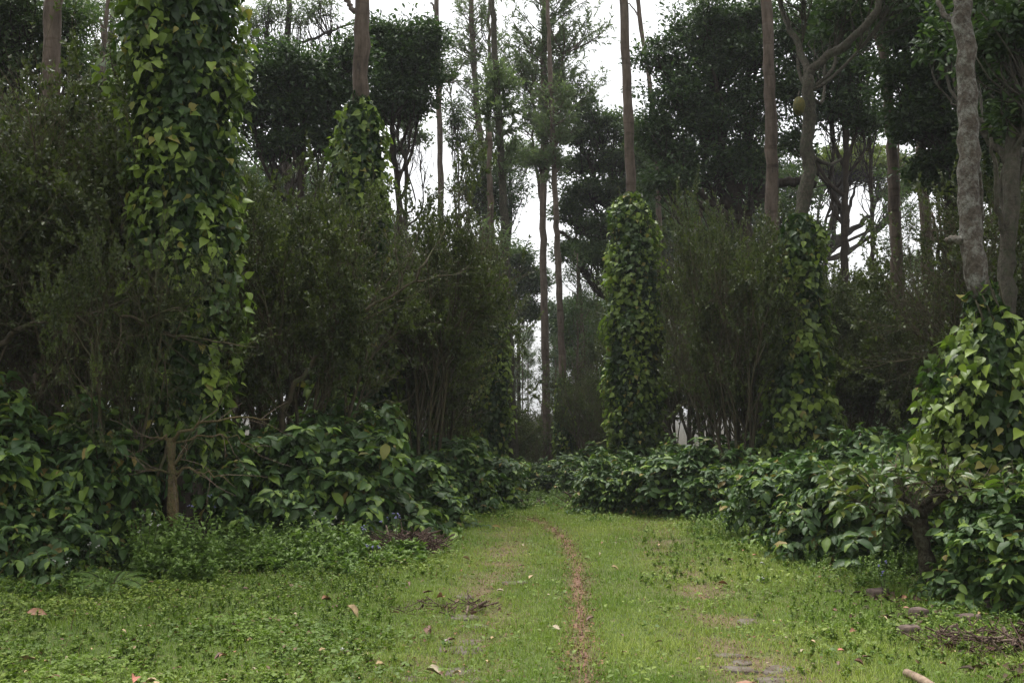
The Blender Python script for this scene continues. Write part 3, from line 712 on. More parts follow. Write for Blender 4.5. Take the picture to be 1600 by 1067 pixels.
# broad crowns
def crown(name, label, pp, Y, r, blobs, ncl, seed, per=92, csize=.48, T=T_JACK, L=.115, W=.5, mat='jack', bark='bark_dark', ztop=None, limbs=(), attach=(.4, .97), flat=.6, zs=1.0, young=.12, shell=.5, limb_r=.35):
    return blob_tree(name, label, 'tree', pp, Y, r, blobs, ncl, per, csize, T, L, W, mat, bark, seed, ztop, limbs, attach, zs, flat, limb_r, None, young, shell)

crown('jackfruit_tree', 'round dense dark crown behind the bare trunk left of centre', [(618, 130), (612, 200), (622, 300), (628, 500), (630, 760)], 24, .11,
      [(648, 85, 44, 46), (615, 110, 40, 50), (600, 70, 36, 40), (660, 120, 26, 30), (640, 160, 36, 26), (598, 165, 30, 24), (670, 60, 26, 24)], 210, 201)
crown('jackfruit_tree', 'wide dark crown between the widest pepper column and the bare trunk', [(480, 120), (470, 300), (465, 760)], 22, .13,
      [(440, 110, 55, 50), (500, 130, 50, 50), (545, 90, 40, 40), (470, 170, 60, 36), (400, 160, 40, 50), (530, 170, 36, 30), (430, 225, 50, 26), (505, 215, 50, 26), (360, 110, 40, 60)], 230, 202)
crown('round_crowned_tree', 'small round dark crown below the sky gap left of the track end', [(770, 300), (768, 420), (766, 760)], 38, .12,
      [(745, 300, 40, 30), (790, 305, 42, 34), (765, 285, 40, 24), (760, 330, 50, 24)], 170, 203, per=40, csize=.6)
crown('spreading_tree', 'spreading tree in flat dark layers left of the biggest dark crown', [(975, 330), (985, 480), (990, 760)], 34, .22,
      [(930, 185, 44, 16), (905, 215, 36, 16), (970, 205, 44, 18), (960, 250, 60, 20), (900, 260, 34, 14, 1), (925, 300, 56, 20), (985, 290, 50, 24), (890, 330, 34, 16), (940, 350, 60, 20), (1010, 350, 50, 30), (905, 395, 44, 20), (960, 400, 54, 24)],
      420, 204, per=110, csize=.55, T=T_OVATE, L=.12, W=.5, mat='layer', flat=.5, zs=1.3,
      limbs=[([(988, 500), (965, 440), (930, 395), (895, 365), (870, 352)], .16, .06, 1.0), ([(985, 420), (1005, 370), (1045, 340), (1075, 330)], .14, .05, -1)])
crown('broad_dark_tree', 'biggest dark crown with crooked grey limbs showing inside it', [(1100, 150), (1125, 220), (1140, 280), (1165, 350), (1175, 760)], 26, .24,
      [(1095, 40, 60, 38), (1040, 90, 46, 36), (1150, 30, 60, 46), (1130, 100, 60, 40), (1060, 150, 60, 36), (1180, 80, 50, 50), (1100, 190, 60, 40), (1020, 200, 40, 36), (1170, 160, 54, 50), (1050, 240, 50, 34), (1120, 260, 44, 30), (1170, 250, 40, 50), (1050, 290, 60, 26)],
      400, 205, per=100, csize=.55, limbs=[([(1165, 360), (1130, 300), (1080, 265), (1055, 210), (1040, 150)], .14, .05, .8), ([(1170, 330), (1200, 290), (1225, 290), (1260, 300)], .16, .10, -.8),
      ([(1145, 270), (1120, 220), (1125, 170), (1105, 120)], .10, .04, -.6), ([(1150, 300), (1185, 260), (1195, 200)], .10, .05, 1)])
crown('evergreen_tree', 'dark leafy crown behind the curved branch of the forked tree', [(1325, 60), (1320, 300), (1318, 760)], 25, .13,
      [(1290, 30, 50, 36), (1340, 40, 50, 40), (1290, 100, 40, 40), (1335, 120, 44, 44), (1240, 60, 40, 50), (1300, 170, 36, 34), (1235, 140, 30, 40), (1345, 190, 34, 34), (1240, 215, 24, 26)], 220, 206)
crown('evergreen_tree', 'very dark crown hanging between the red brown trunks and the lichen trunk', [(1476, 100), (1482, 300), (1490, 760)], 19, .10,
      [(1420, 40, 44, 50), (1470, 40, 50, 50), (1410, 120, 28, 44), (1470, 120, 50, 50), (1440, 190, 50, 40), (1490, 200, 46, 50), (1470, 270, 44, 36), (1500, 290, 36, 30)], 260, 207, csize=.42)
crown('evergreen_tree', 'dark crown filling the top right corner', [(1600, 100), (1602, 760)], 17, .12,
      [(1560, 110, 46, 60), (1595, 60, 50, 60), (1560, 210, 44, 46), (1600, 260, 40, 50), (1560, 20, 60, 40), (1560, 290, 30, 30)], 230, 208, csize=.42)
crown('umbrella_tree', 'distant umbrella shaped tree with a flat yellow green top and bare curving limbs', [(1290, 395), (1284, 470), (1282, 760)], 46, .25,
      [(1310, 245, 44, 9), (1345, 238, 40, 9), (1290, 262, 40, 8), (1370, 262, 54, 10), (1335, 272, 60, 9), (1410, 285, 36, 8), (1420, 262, 26, 7), (1400, 300, 30, 6)], 330, 209, per=44, csize=.55,
      T=T_OVATE, L=.16, W=.5, mat='umbrella', flat=.22, zs=2.2, attach=(.9, .98), limb_r=.3,
      limbs=[([(1288, 400), (1315, 368), (1350, 350), (1378, 330), (1392, 300)], .22, .06, 2), ([(1300, 385), (1300, 330), (1285, 300), (1280, 275)], .13, .05, -2),
             ([(1325, 362), (1330, 320), (1345, 290), (1350, 275)], .12, .04, 1), ([(1302, 350), (1315, 320), (1325, 290)], .10, .04, 0)])
crown('leafy_tree', 'dark leafy crown in the top left corner', [(20, 40), (24, 300), (26, 760)], 17, .12,
      [(20, 30, 60, 46), (80, 60, 50, 40), (30, 100, 60, 46), (110, 110, 36, 34), (-20, 60, 60, 80), (60, 20, 60, 30), (110, 30, 36, 30)], 250, 210, per=52, csize=.4, T=T_OVATE, L=.085, W=.5, mat='layer')
crown('feathery_tree', 'grey feathery crown with thin dark limbs behind the right side of the widest pepper column', [(452, -20), (450, 200), (455, 760)], 34, .15,
      [(420, 20, 40, 36), (470, 30, 44, 30), (500, 10, 40, 30), (440, 70, 34, 22), (395, 45, 26, 40)], 150, 211, per=22, csize=.4, T=T_NARROW, L=.2, W=.22, mat='feather', ztop=24, shell=.2, limbs=[([(450, 70), (490, 55), (530, 30), (560, 15)], .06, .03, 1)])
crown('feathery_tree', 'grey feathery crown seen through the gap left of the widest pepper column', [(176, 20), (180, 300), (182, 760)], 36, .13,
      [(165, 20, 40, 30), (130, 10, 40, 30), (172, 75, 16, 16), (100, 30, 30, 30)], 90, 212, per=22, csize=.4, T=T_NARROW, L=.2, W=.22, mat='feather', ztop=24, shell=.2)
crown('evergreen_tree', 'dark mid height crown closing the sky slot beside the straightest trunk', [(812, 420), (810, 560), (812, 760)], 43, .10,
      [(800, 405, 34, 24), (828, 440, 34, 28), (792, 465, 34, 28), (826, 490, 30, 18), (775, 430, 24, 30)], 150, 216, per=90, csize=.6, mat='layer', T=T_OVATE, L=.15)
crown('slender_tree', 'small pale green crown glowing below the feathery ones left of the straightest trunk', [(798, 220), (796, 400), (800, 760)], 48, .10,
      [(800, 232, 26, 20), (825, 250, 20, 22), (790, 260, 20, 16)], 90, 213, per=30, csize=.6, T=T_NARROW, L=.22, W=.3, mat='feather', young=.5, shell=.2)
crown('slender_tree', 'small dark crown on a thin stem between the bare pole and the forked stem', [(715, 200), (717, 280), (718, 760)], 34, .05,
      [(712, 190, 14, 14), (716, 220, 18, 8), (708, 170, 12, 14)], 50, 214, per=26, csize=.3, T=T_OVATE, L=.10, mat='layer')
crown('slender_tree', 'thin grey tree right of the round dark crown beside the bare trunk', [(632, 150), (634, 250), (636, 760)], 38, .09,
      [(636, 190, 22, 26), (655, 215, 20, 14), (625, 230, 16, 14)], 60, 215, per=24, csize=.45, T=T_NARROW, L=.18, mat='feather', shell=.2)

# ------------------------------------------------------------------ pepper vines
pepper('widest pepper vine, a tall column of hanging leaves round a dark trunk', 10.5, [(286, -40), (288, 200), (292, 330), (296, 860)],
       [(-60, 108), (60, 104), (180, 92), (260, 84), (300, 78), (400, 88), (520, 86), (600, 74), (660, 60), (720, 38), (800, 26)], 19000, .125, 301, young=.52)
pepper('bright green cone of pepper round the bare trunk left of centre', 16, [(567, -30), (565, 60), (562, 160), (560, 760)],
       [(150, 12), (185, 34), (230, 46), (290, 48), (380, 56), (460, 70), (560, 76), (660, 74), (760, 60)], 12500, .145, 302, young=.62)
pepper('tall pepper column just right of the track', 20, [(973, -30), (979, 120), (986, 280), (991, 420), (994, 760)],
       [(303, 14), (325, 32), (400, 44), (480, 49), (580, 50), (680, 48), (740, 44)], 13500, .125, 303, young=.72)
pepper('short slim pepper vine at the far end of the track', 30, [(860, 120), (866, 260), (872, 420), (880, 595), (884, 745)],
       [(590, 8), (615, 15), (680, 18), (735, 16)], 3400, .135, 304, young=.65)
pepper('pepper column half hidden behind the left shrubs near the track end', 23, [(768, 430), (768, 600), (768, 760)],
       [(480, 22), (560, 32), (640, 34), (700, 30), (740, 24)], 6500, .135, 305, young=.55)
pepper('pepper climbing the foot of the forked fruit tree', 15.6, [(1246, 330), (1246, 400), (1250, 800)],
       [(338, 20), (370, 40), (420, 43), (480, 42), (560, 50), (650, 60), (720, 56)], 11500, .135, 306, young=.72)
pepper('nearest pepper vine with big bright leaves round the lichen covered trunk', 9.3, [(1516, 340), (1514, 380), (1530, 440), (1545, 520), (1552, 600), (1560, 860)],
       [(440, 9), (490, 34), (530, 66), (580, 92), (640, 108), (720, 112), (800, 84)], 7600, .125, 307, young=.60)
pp768 = tall('straight trunk inside the pepper column near the track end', [(766, 300), (768, 430), (768, 760)], 23, .12, 8, [(766, 380, 30, 20)], 20, 120)

# ------------------------------------------------------------------ small leaved shrubby trees
SH = [shrub_tree(21, nst=6), shrub_tree(22, spread=.36, nst=7), shrub_tree(23, spread=.24, nst=7, H=4.9), shrub_tree(24, spread=.40, nst=5)]
for kd in SH:
    me = kd.root.children[1].data; co = np.empty(len(me.vertices) * 3, np.float32); me.vertices.foreach_get('co', co); co = co.reshape(-1, 3)
    kd.h = float(np.percentile(co[:, 2], 98)); kd.c = co[:, :2].mean(0); kd.w = float(np.percentile(np.abs(co[:, :2] - kd.c), 94)) * 2
def shr(k, px, Y, H, rz, label, group=None, sx=.62, cx=None):
    """H real height; sx crown width as a share of the height; cx picture x of the crown centre"""
    kd = SH[k]; x = X(px, Y); s = H / kd.h; sw = H * sx / kd.w; c, n = math.cos(rz), math.sin(rz)
    ox = (kd.c[0] * c - kd.c[1] * n) * sw
    if cx is not None: x = .5 * x + .5 * (X(cx, Y) - ox)
    else: x = x - .6 * ox
    return kd.put((x, Y, float(G(x, Y)) - .03), rz, (sw, sw, s), label, group)
shr(0, 425, 12.4, 4.3, 0.3, 'open many stemmed small leaved tree standing among the bushes right of the widest pepper column', sx=.52, cx=515)
shr(1, 628, 15.5, 4.9, 1.0, 'small leaved tree with a thick bundle of reddish stems behind the left bushes', sx=.50, cx=700)
shr(0, 1186, 16.1, 4.5, 2.1, 'small leaved tree with pale fanning stems left of the forked fruit tree', sx=.44, cx=1120)
shr(2, 60, 11.4, 5.0, 0.0, 'tall dense small leaved tree above the big bush at the left edge')
shr(1, -60, 10.0, 5.0, 2.6, 'dark small leaved tree cut by the left edge')
shr(0, 150, 13.2, 5.2, 1.5, 'small leaved tree left of the widest pepper column')
shr(3, 150, 10.0, 3.15, 4.0, 'small leaved tree growing across the front of the widest pepper column', sx=.62, cx=250)
shr(2, 330, 14.5, 4.3, 5.0, 'small leaved tree just behind the widest pepper column')
shr(2, 672, 18.0, 4.7, 0.8, 'dark small leaved tree whose crown leans over the left edge of the track', sx=.55)
shr(0, 500, 18.5, 4.6, 3.0, 'small leaved tree behind the cone of pepper left of centre')
shr(3, 1110, 21.0, 5.6, 0.5, 'small leaved tree right behind the tall pepper column')
shr(1, 1145, 18.5, 5.0, 3.5, 'reddish stemmed small leaved tree between the two right hand pepper columns', sx=.42)
shr(2, 1325, 17.5, 3.7, 1.2, 'small leaved tree behind the bushes right of the fruit tree pepper')
shr(0, 1310, 22.0, 4.6, 4.4, 'dim small leaved tree behind the fruit tree pepper')
shr(1, 1600, 13.5, 4.5, 2.0, 'small leaved tree at the right edge behind the nearest pepper vine')
g2 = 'small leaved understorey trees deep in the plantation'
rg = np.random.default_rng(66)
for px, Y, H in [(-20, 16, 5.5), (110, 18, 6), (230, 20, 5.5), (380, 21, 6), (480, 24, 6), (590, 23, 5.6), (660, 27, 6), (720, 25, 3.6), (755, 28, 2.9), (785, 30, 2.6), (925, 27, 3.2), (950, 30, 4.5), (905, 34, 3.2), (880, 38, 3), (835, 40, 2.8),
                 (1075, 24, 5), (1120, 29, 6.0), (1180, 26, 6), (1250, 28, 6), (1330, 27, 5.5), (1400, 26, 4.8), (1470, 22, 4.2), (1530, 19, 4.5), (1590, 20, 5), (1450, 30, 4.6), (1370, 34, 5), (700, 36, 4.5), (560, 34, 6),
                 (420, 32, 7), (280, 30, 7), (140, 28, 7), (0, 24, 7), (855, 46, 3.2), (930, 45, 4), (1000, 40, 7), (830, 33, 2.2), (815, 52, 3), (1540, 30, 6), (1640, 24, 6), (-80, 20, 6), (1720, 15, 5), (1830, 18, 6), (1760, 24, 6), (1900, 13, 5), (-220, 14, 5.5), (-300, 20, 6)]:
    shr(int(rg.integers(0, 4)), px, Y, H, rg.random() * 6.28, 'dim small leaved tree among the crowded understorey behind the front row', g2, .62)

# ------------------------------------------------------------------ distant trees
BK = []
BK.append(Kind(crown('background_tree', 'x', [(800, 330), (802, 500), (803, 760)], 50, .22, [(800, 330, 60, 40), (770, 380, 50, 40), (835, 385, 50, 44), (800, 430, 60, 40), (760, 450, 40, 30), (840, 460, 40, 30)], 260, 220, per=44, csize=.8, L=.20, T=T_OVATE, mat='layer')))
BK.append(Kind(feather_tree('background_tree', 'x', [(800, 150), (797, 400), (803, 760)], 50, .15, 221, (150, 420), [(150, 20), (220, 40), (320, 44), (420, 18)], 90, None, L=.24)))
BK.append(Kind(crown('background_tree', 'x', [(800, 360), (806, 560), (803, 760)], 50, .16, [(800, 380, 50, 30), (770, 430, 36, 30), (830, 420, 40, 30), (805, 480, 44, 30)], 200, 222, per=44, csize=.8, L=.20, T=T_JACK, mat='jack')))
gb = 'far trees closing the view'
far = [(0, 45, 1.2, 0), (90, 38, 1.0, 2), (200, 48, .9, 2), (150, 60, 1.3, 1), (300, 40, 1.0, 0), (410, 44, 1.1, 2), (500, 50, 1.1, 0), (590, 42, .9, 2), (650, 60, .62, 0), (685, 48, .66, 0), (760, 52, .80, 2), (735, 70, .8, 0),
       (880, 60, .85, 2), (825, 95, .62, 1), (800, 110, .8, 2), (905, 42, .62, 2), (965, 55, .8, 0), (925, 75, .6, 1), (1040, 46, 1.1, 0), (1110, 50, 1.1, 2), (1190, 42, 1.0, 0), (1245, 60, .6, 1), (1320, 62, .42, 1), (1385, 62, .45, 2),
       (1440, 55, .62, 1), (1490, 48, .62, 0), (1520, 62, .7, 1), (1580, 46, .75, 2), (1400, 85, .6, 1), (1640, 50, 1.1, 0), (-70, 52, 1.3, 2), (1015, 80, 1.3, 1), (1280, 90, .7, 2), (560, 80, 1.0, 2), (870, 130, .7, 0), (700, 120, 1.0, 2), (960, 130, .9, 2), (1150, 110, 1.4, 0), (1450, 120, .9, 2), (1300, 130, .7, 0), (300, 90, 1.5, 2), (80, 90, 1.6, 0)]
for px, Y, s, k in far:
    x = X(px, Y); BK[k].put((x, Y, float(G(x, Y)) - .2), rg.random() * 6.28, s, ['far broad dark tree closing the view behind the trunks', 'far pale feathery tree closing the view behind the trunks', 'far small dense tree closing the view behind the trunks'][k], gb)
# thin stems deep in the plantation
def stem_proto(seed, H=14, r=.09):
    rng = np.random.default_rng(seed); root = thing('thin_trunk_tree', 'x', 'tree')
    St = Acc(); ln = grow([(0, 0, -.2)], [(rng.normal() * .02, rng.normal() * .02, 1)], [H], 22, .018, .02, rng); tubes(St, ln, np.linspace(r, r * .45, 22)[None], 8, rough=.08, rng=rng)
    S, D, t, _ = spawn(ln, 16, .45, 1, .9, rng); br = grow(S, D, 1.7 * (1.2 - .6 * t) * (.6 + .6 * rng.random(16)), 6, .15, .12, rng); tubes(St, br, np.linspace(.025, .008, 6)[None] * np.ones((16, 1)), 4)
    Lf = Acc(); cp = br[:, 3:].reshape(-1, 3); cluster_leaves(Lf, rng, cp, 40, .5, T_NARROW, .17, .3, 0, .7)
    St.obj('trunk', M['bark'], root); Lf.obj('crown', M['layer'], root); return Kind(root)
TH = [stem_proto(31), stem_proto(32, 12, .075), stem_proto(33, 16, .11)]
gt = 'thin trunks deep in the plantation'
for px, Y, s, k in [(10, 19, 1, 2), (130, 22, 1, 0), (150, 30, 1, 1), (195, 26, .9, 0), (340, 27, 1, 1), (815, 40, .5, 1), (905, 30, .62, 1), (912, 36, .7, 0), (925, 34, .6, 1), (935, 40, .7, 0), (945, 32, .6, 1), (898, 46, .8, 2),
                    (1075, 30, .9, 0), (1278, 26, .72, 1), (1388, 30, .75, 1), (1422, 27, .72, 0), (1478, 30, .7, 1), (1490, 25, .62, 0), (1565, 28, .7, 0), (870, 50, .6, 1), (838, 36, .45, 1), (788, 44, .5, 0), (1000, 36, .9, 1)]:
    x = X(px, Y); TH[k].put((x, Y, float(G(x, Y))), rg.random() * 6.28, s, 'thin dim trunk standing deep among the understorey trees', gt)

# ------------------------------------------------------------------ coffee bushes
CB = [coffee_bush(41), coffee_bush(42, R=1.15, nstem=5, H=1.4), coffee_bush(43, R=.95, H=1.65), coffee_bush(44, R=1.1, nstem=5, nb=30, H=1.3)]
rj = np.random.default_rng(4040)
def cof(k, px, Y, H, rz, label, group=None, sx=1.0):
    H *= .88 + .28 * rj.random(); sx *= .85 + .3 * rj.random()
    x = X(px, Y); s = H / 1.65 * .92
    return CB[k].put((x, Y, float(G(x, Y))), rz, (s * sx, s * sx, s), label, group)
cof(2, 10, 9.3, 1.90, 0, 'tallest glossy bush at the left edge of the picture')
cof(0, 100, 9.6, 1.80, 1, 'big glossy bush left of the bare stubby trunk', sx=.9)
cof(1, 165, 10.9, 1.32, 2, 'lower bush leaning towards the bare stubby trunk', sx=.62)
cof(3, 60, 8.9, 1.10, 3, 'low bush with large drooping leaves in front of the left edge bushes', sx=1.1)
cof(1, -80, 9.4, 1.65, 4, 'bush cut by the left edge of the picture')
cof(0, 405, 11.0, 1.15, 5, 'low rounded bush at the foot of the many stemmed tree', sx=.95)
cof(1, 500, 11.9, 1.52, .5, 'broad pale topped bush in the middle of the left row', sx=1.15)
cof(2, 575, 12.2, 1.30, 1.5, 'glossy bush sloping down behind the brushwood pile', sx=1.2)
cof(3, 640, 13.2, 1.10, 2.5, 'bush behind the upper end of the brushwood pile', sx=1.2)
cof(0, 690, 15.5, 1.15, 3.5, 'dark bush farther up the left side of the track', sx=1.2)
cof(1, 735, 18.0, 1.2, 4.5, 'last dark bush on the left before the slender pale barked tree', sx=1.2)
cof(2, 330, 12.9, 1.25, 5.5, 'shaded bush behind the bare stubby trunk')
gcl = 'shaded bushes behind the left row'
for k, px, Y, H in [(3, 450, 13.6, 1.6), (0, 540, 14.2, 1.45), (1, 620, 15.4, 1.4), (2, 215, 13.5, 1.5), (3, 150, 12, 1.7), (0, 50, 12, 1.9), (1, 660, 17.5, 1.4), (2, 560, 17, 1.5), (0, 400, 16, 1.6), (3, 300, 16.5, 1.6), (2, 715, 21, 1.3), (1, 770, 22, 1.0), (0, 200, 15.5, 1.7), (1, 90, 14.5, 1.8)]:
    cof(k, px, Y, H, rg.random() * 6, 'shaded bush behind the front row on the left side', gcl, 1.1)
cof(0, 965, 15.6, 1.10, .3, 'dark rounded bush under the tall pepper column right of the track', sx=1.2)
cof(1, 1035, 15.9, 1.15, 1.3, 'dark bush right of the rounded one under the tall pepper column', sx=1.15)
cof(2, 1095, 14.9, 1.05, 2.3, 'bush in the middle of the right row', sx=1.25)
cof(3, 1155, 14.3, 1.10, 3.3, 'bush at the foot of the pale fanning stems', sx=1.2)
cof(0, 1205, 13.6, .98, 4.3, 'light green low bush above the rounded brushwood heap', sx=1.2)
cof(1, 1262, 13.2, 1.15, 5.3, 'bush behind the rounded brushwood heap', sx=1.2)
cof(2, 1295, 10.4, 1.02, .8, 'near glossy bush right of the rounded brushwood heap', sx=1.15)
cof(3, 1365, 10.2, 1.15, 1.8, 'near glossy bush left of the gnarled stump like plant', sx=1.1)
cof(1, 1560, 10.2, 1.05, 3.8, 'bush under the nearest pepper vine', sx=1.1)
cof(2, 1575, 7.9, .80, 4.8, 'nearest dark bush at the bottom right edge', sx=1.15)
cof(0, 1650, 7.6, .95, 5.8, 'bush cut by the right edge of the picture', sx=1.1)
gcr = 'shaded bushes behind the right row'
for k, px, Y, H in [(0, 1330, 13.5, 1.3), (1, 1400, 13.0, 1.4), (2, 1360, 15.5, 1.4), (3, 1430, 14.8, 1.5), (0, 1290, 15.8, 1.3), (1, 1480, 13.4, 1.3), (2, 1230, 17.0, 1.3), (3, 1150, 17.5, 1.3), (0, 1080, 18.2, 1.3), (1, 1010, 19.5, 1.2), (2, 950, 19.5, 1.0), (3, 1340, 18.5, 1.4), (0, 1420, 18, 1.4),
                    (1, 920, 23, 1.0), (2, 1420, 11.9, 1.1), (3, 1500, 11.6, 1.1), (0, 1560, 12.6, 1.2), (1, 1620, 11.5, 1.2), (2, 1500, 16, 1.5), (1, 1270, 11.8, 1.0), (3, 1720, 9.2, 1.2), (0, 1800, 11, 1.3), (2, 1730, 12.5, 1.4)]:
    cof(k, px, Y, H, rg.random() * 6, 'shaded bush behind the front row on the right side', gcr, 1.15)
gce = 'low bushes closing the end of the track'
for k, px, Y, H in [(2, 765, 24, 1.0), (1, 850, 31, 1.2), (3, 800, 31, 1.2), (0, 905, 30, 1.3), (2, 940, 26, 1.2), (1, 975, 28, 1.4), (0, 745, 28, 1.4), (0, 815, 26, .8), (1, 835, 27, .75), (2, 858, 27.5, .8), (3, 880, 26.5, .85), (0, 790, 27, 1.0), (1, 905, 26, 1.0)]:
    cof(k, px, Y, H, rg.random() * 6, 'low dark bush closing the far end of the track', gce, 1.3)

# gnarled open plant on the near right
M['bark_moss'] = bark_mat('mossy gnarled bark', (.03, .024, .016), (.10, .08, .055), (.14, .14, .09), .50, 9, .7, 1.0)
def gnarled():
    rng = np.random.default_rng(71); Y = 8.6; x = X(1437, Y); g = float(G(x, Y))
    root = thing('coffee_bush', 'gnarled thick stemmed bush with bare twisted branches and yellowish leaves', 'bush', (x, Y, g))
    St = Acc(); Lf = Acc()
    tr = np.array([(0.03, 0, -.1), (.03, 0, .12), (.00, 0, .3), (-.03, .02, .5), (-.02, .0, .66)]); tr = cat_points(tr, 14)
    tubes(St, tr[None], (np.linspace(.075, .055, 14) * (1 + .16 * rng.normal(size=14)))[None], 12, rough=.22, rng=rng)
    ends = np.array([(-.45, -.1, .78), (-.25, -.2, .92), (.15, -.2, .90), (.42, .0, .82), (.62, .1, .95), (.30, .3, .98), (-.15, .3, .98), (-.5, .25, .9), (.75, -.15, .86), (-.62, -.05, .72)])
    s = tr[rng.integers(8, 14, len(ends))]; L1 = connect(St, rng, s, ends, .028, .010, 10, .12, 7, .16)
    S, D, t, _ = spawn(L1, 13, .25, 1, .9, rng); D[:, 2] = np.abs(D[:, 2]) * .5
    b2 = grow(S, D, .34 * (.6 + .7 * rng.random(len(S))), 8, .22, .01, rng); tubes(St, b2, np.linspace(.007, .003, 8)[None] * np.ones((len(S), 1)), 4)
    for f in (3, 5, 6, 7):
        for sg in (-1, 1):
            m = rng.random(len(b2)) < .68; tg = nrm(b2[m, f] - b2[m, f - 1]); n = m.sum()
            side = nrm(np.cross(tg, [0, 0, 1.]) + .3 * rng.normal(size=tg.shape)); L = .125 * (.6 + .6 * rng.random(n))
            leaves(Lf, T_COFFEE, b2[m, f], side * sg + tg * .7 + [0, 0, -.15] + .25 * rng.normal(size=tg.shape), np.array([0, 0, 1.]) + .45 * rng.normal(size=tg.shape), L, L * .45, tint(rng, n, (rng.random(n) < .35) * rng.random(n)))
    St.obj('branches', M['bark_moss'], root); Lf.obj('foliage', M['coffee_pale'], root)
    Tw = Acc(); Sx, Dx, t, _ = spawn(L1, 9, .35, 1, .9, rng); tw = grow(Sx, Dx, .12 + .25 * rng.random(len(Sx)), 7, .25, .03, rng); tubes(Tw, tw, np.linspace(.006, .002, 7)[None] * np.ones((len(Sx), 1)), 4); Tw.obj('bare_twigs', M['twig'], root)
gnarled()

# bare stubby trunk on the left
def stub():
    rng = np.random.default_rng(72); Y = 9.45; x = X(274, Y); g = float(G(x, Y))
    top = P(268, 684, Y)[2] - g
    root = thing('pruned_tree', 'bare stubby yellowish trunk with thin leafless horizontal branches', 'tree', (x, Y, g))
    St = Acc(); tr = cat_points([(0.03, 0, -.1), (.02, 0, .3), (.0, 0, .7), (-.03, 0, top)], 14)
    tubes(St, tr[None], (np.linspace(.050, .038, 14) * (1 + .16 * rng.normal(size=14)))[None], 12, rough=.16, rng=rng)
    k = Y / F
    ln = [[(-.03, 0, top - .02), (-30 * k, 0, top - .0), (-45 * k, .1, top - .01)], [(-.02, 0, top - .03), (12 * k, -.1, top + .03), (50 * k, -.15, top + .16), (150 * k, .0, top + .18)],
          [(-.02, 0, top - .05), (20 * k, .1, top + .0), (70 * k, .2, top + .05), (120 * k, .3, top - .12)], [(0, 0, top - .32), (-22 * k, -.1, top - .30), (-40 * k, -.1, top - .27)],
          [(0.02, 0, top - .34), (30 * k, -.1, top - .28), (95 * k, -.2, top - .38)], [(0, 0, top - .25), (16 * k, .0, top - .12), (20 * k, 0, top - .05)], [(0, 0, top - .42), (10 * k, -.1, top - .36)]]
    q = np.stack([cat_points(l, 12) for l in ln]); q[:, 1:-1] += rng.normal(size=(len(q), 10, 3)) * .016
    tubes(St, q, np.linspace(.020, .006, 12)[None] * np.array([1, 1, .7, .8, .8, 1, .8])[:, None], 6)
    S, D, t, _ = spawn(q, 6, .2, 1, .6, rng); b = grow(S, D, .45 * rng.random(len(S)) + .12, 6, .15, .0, rng); b_acc = Acc()
    tr_ = St.obj('trunk', M['stub_bark'], root)
    for j in range(0, len(S), 1):
        b_acc = Acc(); tubes(b_acc, b[j:j + 1], np.linspace(.004, .002, 6)[None], 4); b_acc.obj('twig', M['twig'], root)
M['stub_bark'] = bark_mat('yellowish mossy bark', (.09, .068, .035), (.20, .15, .075), (.07, .085, .03), .50, 12, .6, 1.0)
stub()

# long curved bare boughs of the left shrubs
def bough(name, label, pts, Y, r0, r1, seed, ntw=14, dY=0, parent=None):
    rng = np.random.default_rng(seed); q = P([p[0] for p in pts], [p[1] for p in pts], Y); q[:, 1] += np.linspace(0, dY, len(q)); q = cat_points(q, 22); q[1:-1] += rng.normal(size=(20, 3)) * .02
    root = thing(name, label, 'tree', (float(q[0, 0]), float(q[0, 1]), float(G(q[0, 0], q[0, 1])))); b = np.array(root.location)
    St = Acc()
    leg = cat_points([b - [0, 0, .1], b + (q[0] - b) * .5 + [.03, 0, 0], q[0]], 10); full = np.concatenate([leg, q[1:]]); 
    tubes(St, full[None], np.linspace(r0 * 1.3, r1, len(full))[None], 8, rough=.08, rng=rng)
    S, D, t, _ = spawn(q[None], ntw, .2, 1, .8, rng); s2 = grow(S, D, .5 + .7 * rng.random(len(S)), 8, .14, .07, rng); tubes(St, s2, np.linspace(r0 * .35, .004, 8)[None] * np.ones((len(S), 1)), 5)
    S, D, t, _ = spawn(s2, 7, .2, 1, .7, rng); s3 = grow(S, D, .2 + .3 * rng.random(len(S)), 5, .18, .05, rng); tubes(St, s3, np.linspace(.004, .002, 5)[None] * np.ones((len(S), 1)), 3)
    S, D, t, _ = spawn(s3, 14, .2, 1, .9, rng); Lf = Acc(); L = .042 * (.6 + .6 * rng.random(len(S))); leaves(Lf, T_SMALL, S, D, np.array([0, 0, .8]) + .8 * rng.normal(size=S.shape), L, L * .5, tint(rng, len(S)))
    a = St.obj('branches', M['bark_stem'], root); a.location = -b; c = Lf.obj('foliage', M['small'], root); c.location = -b
bough('arching_tree', 'dark bough arching low from the left edge over the big glossy bushes', [(-40, 560), (40, 510), (110, 485), (200, 490), (280, 530)], 9.8, .035, .012, 81)
bough('leaning_tree', 'long pale stem leaning up to the right in front of the cone of pepper', [(440, 640), (470, 590), (505, 545), (570, 480), (640, 455), (665, 410)], 12.0, .034, .014, 82)

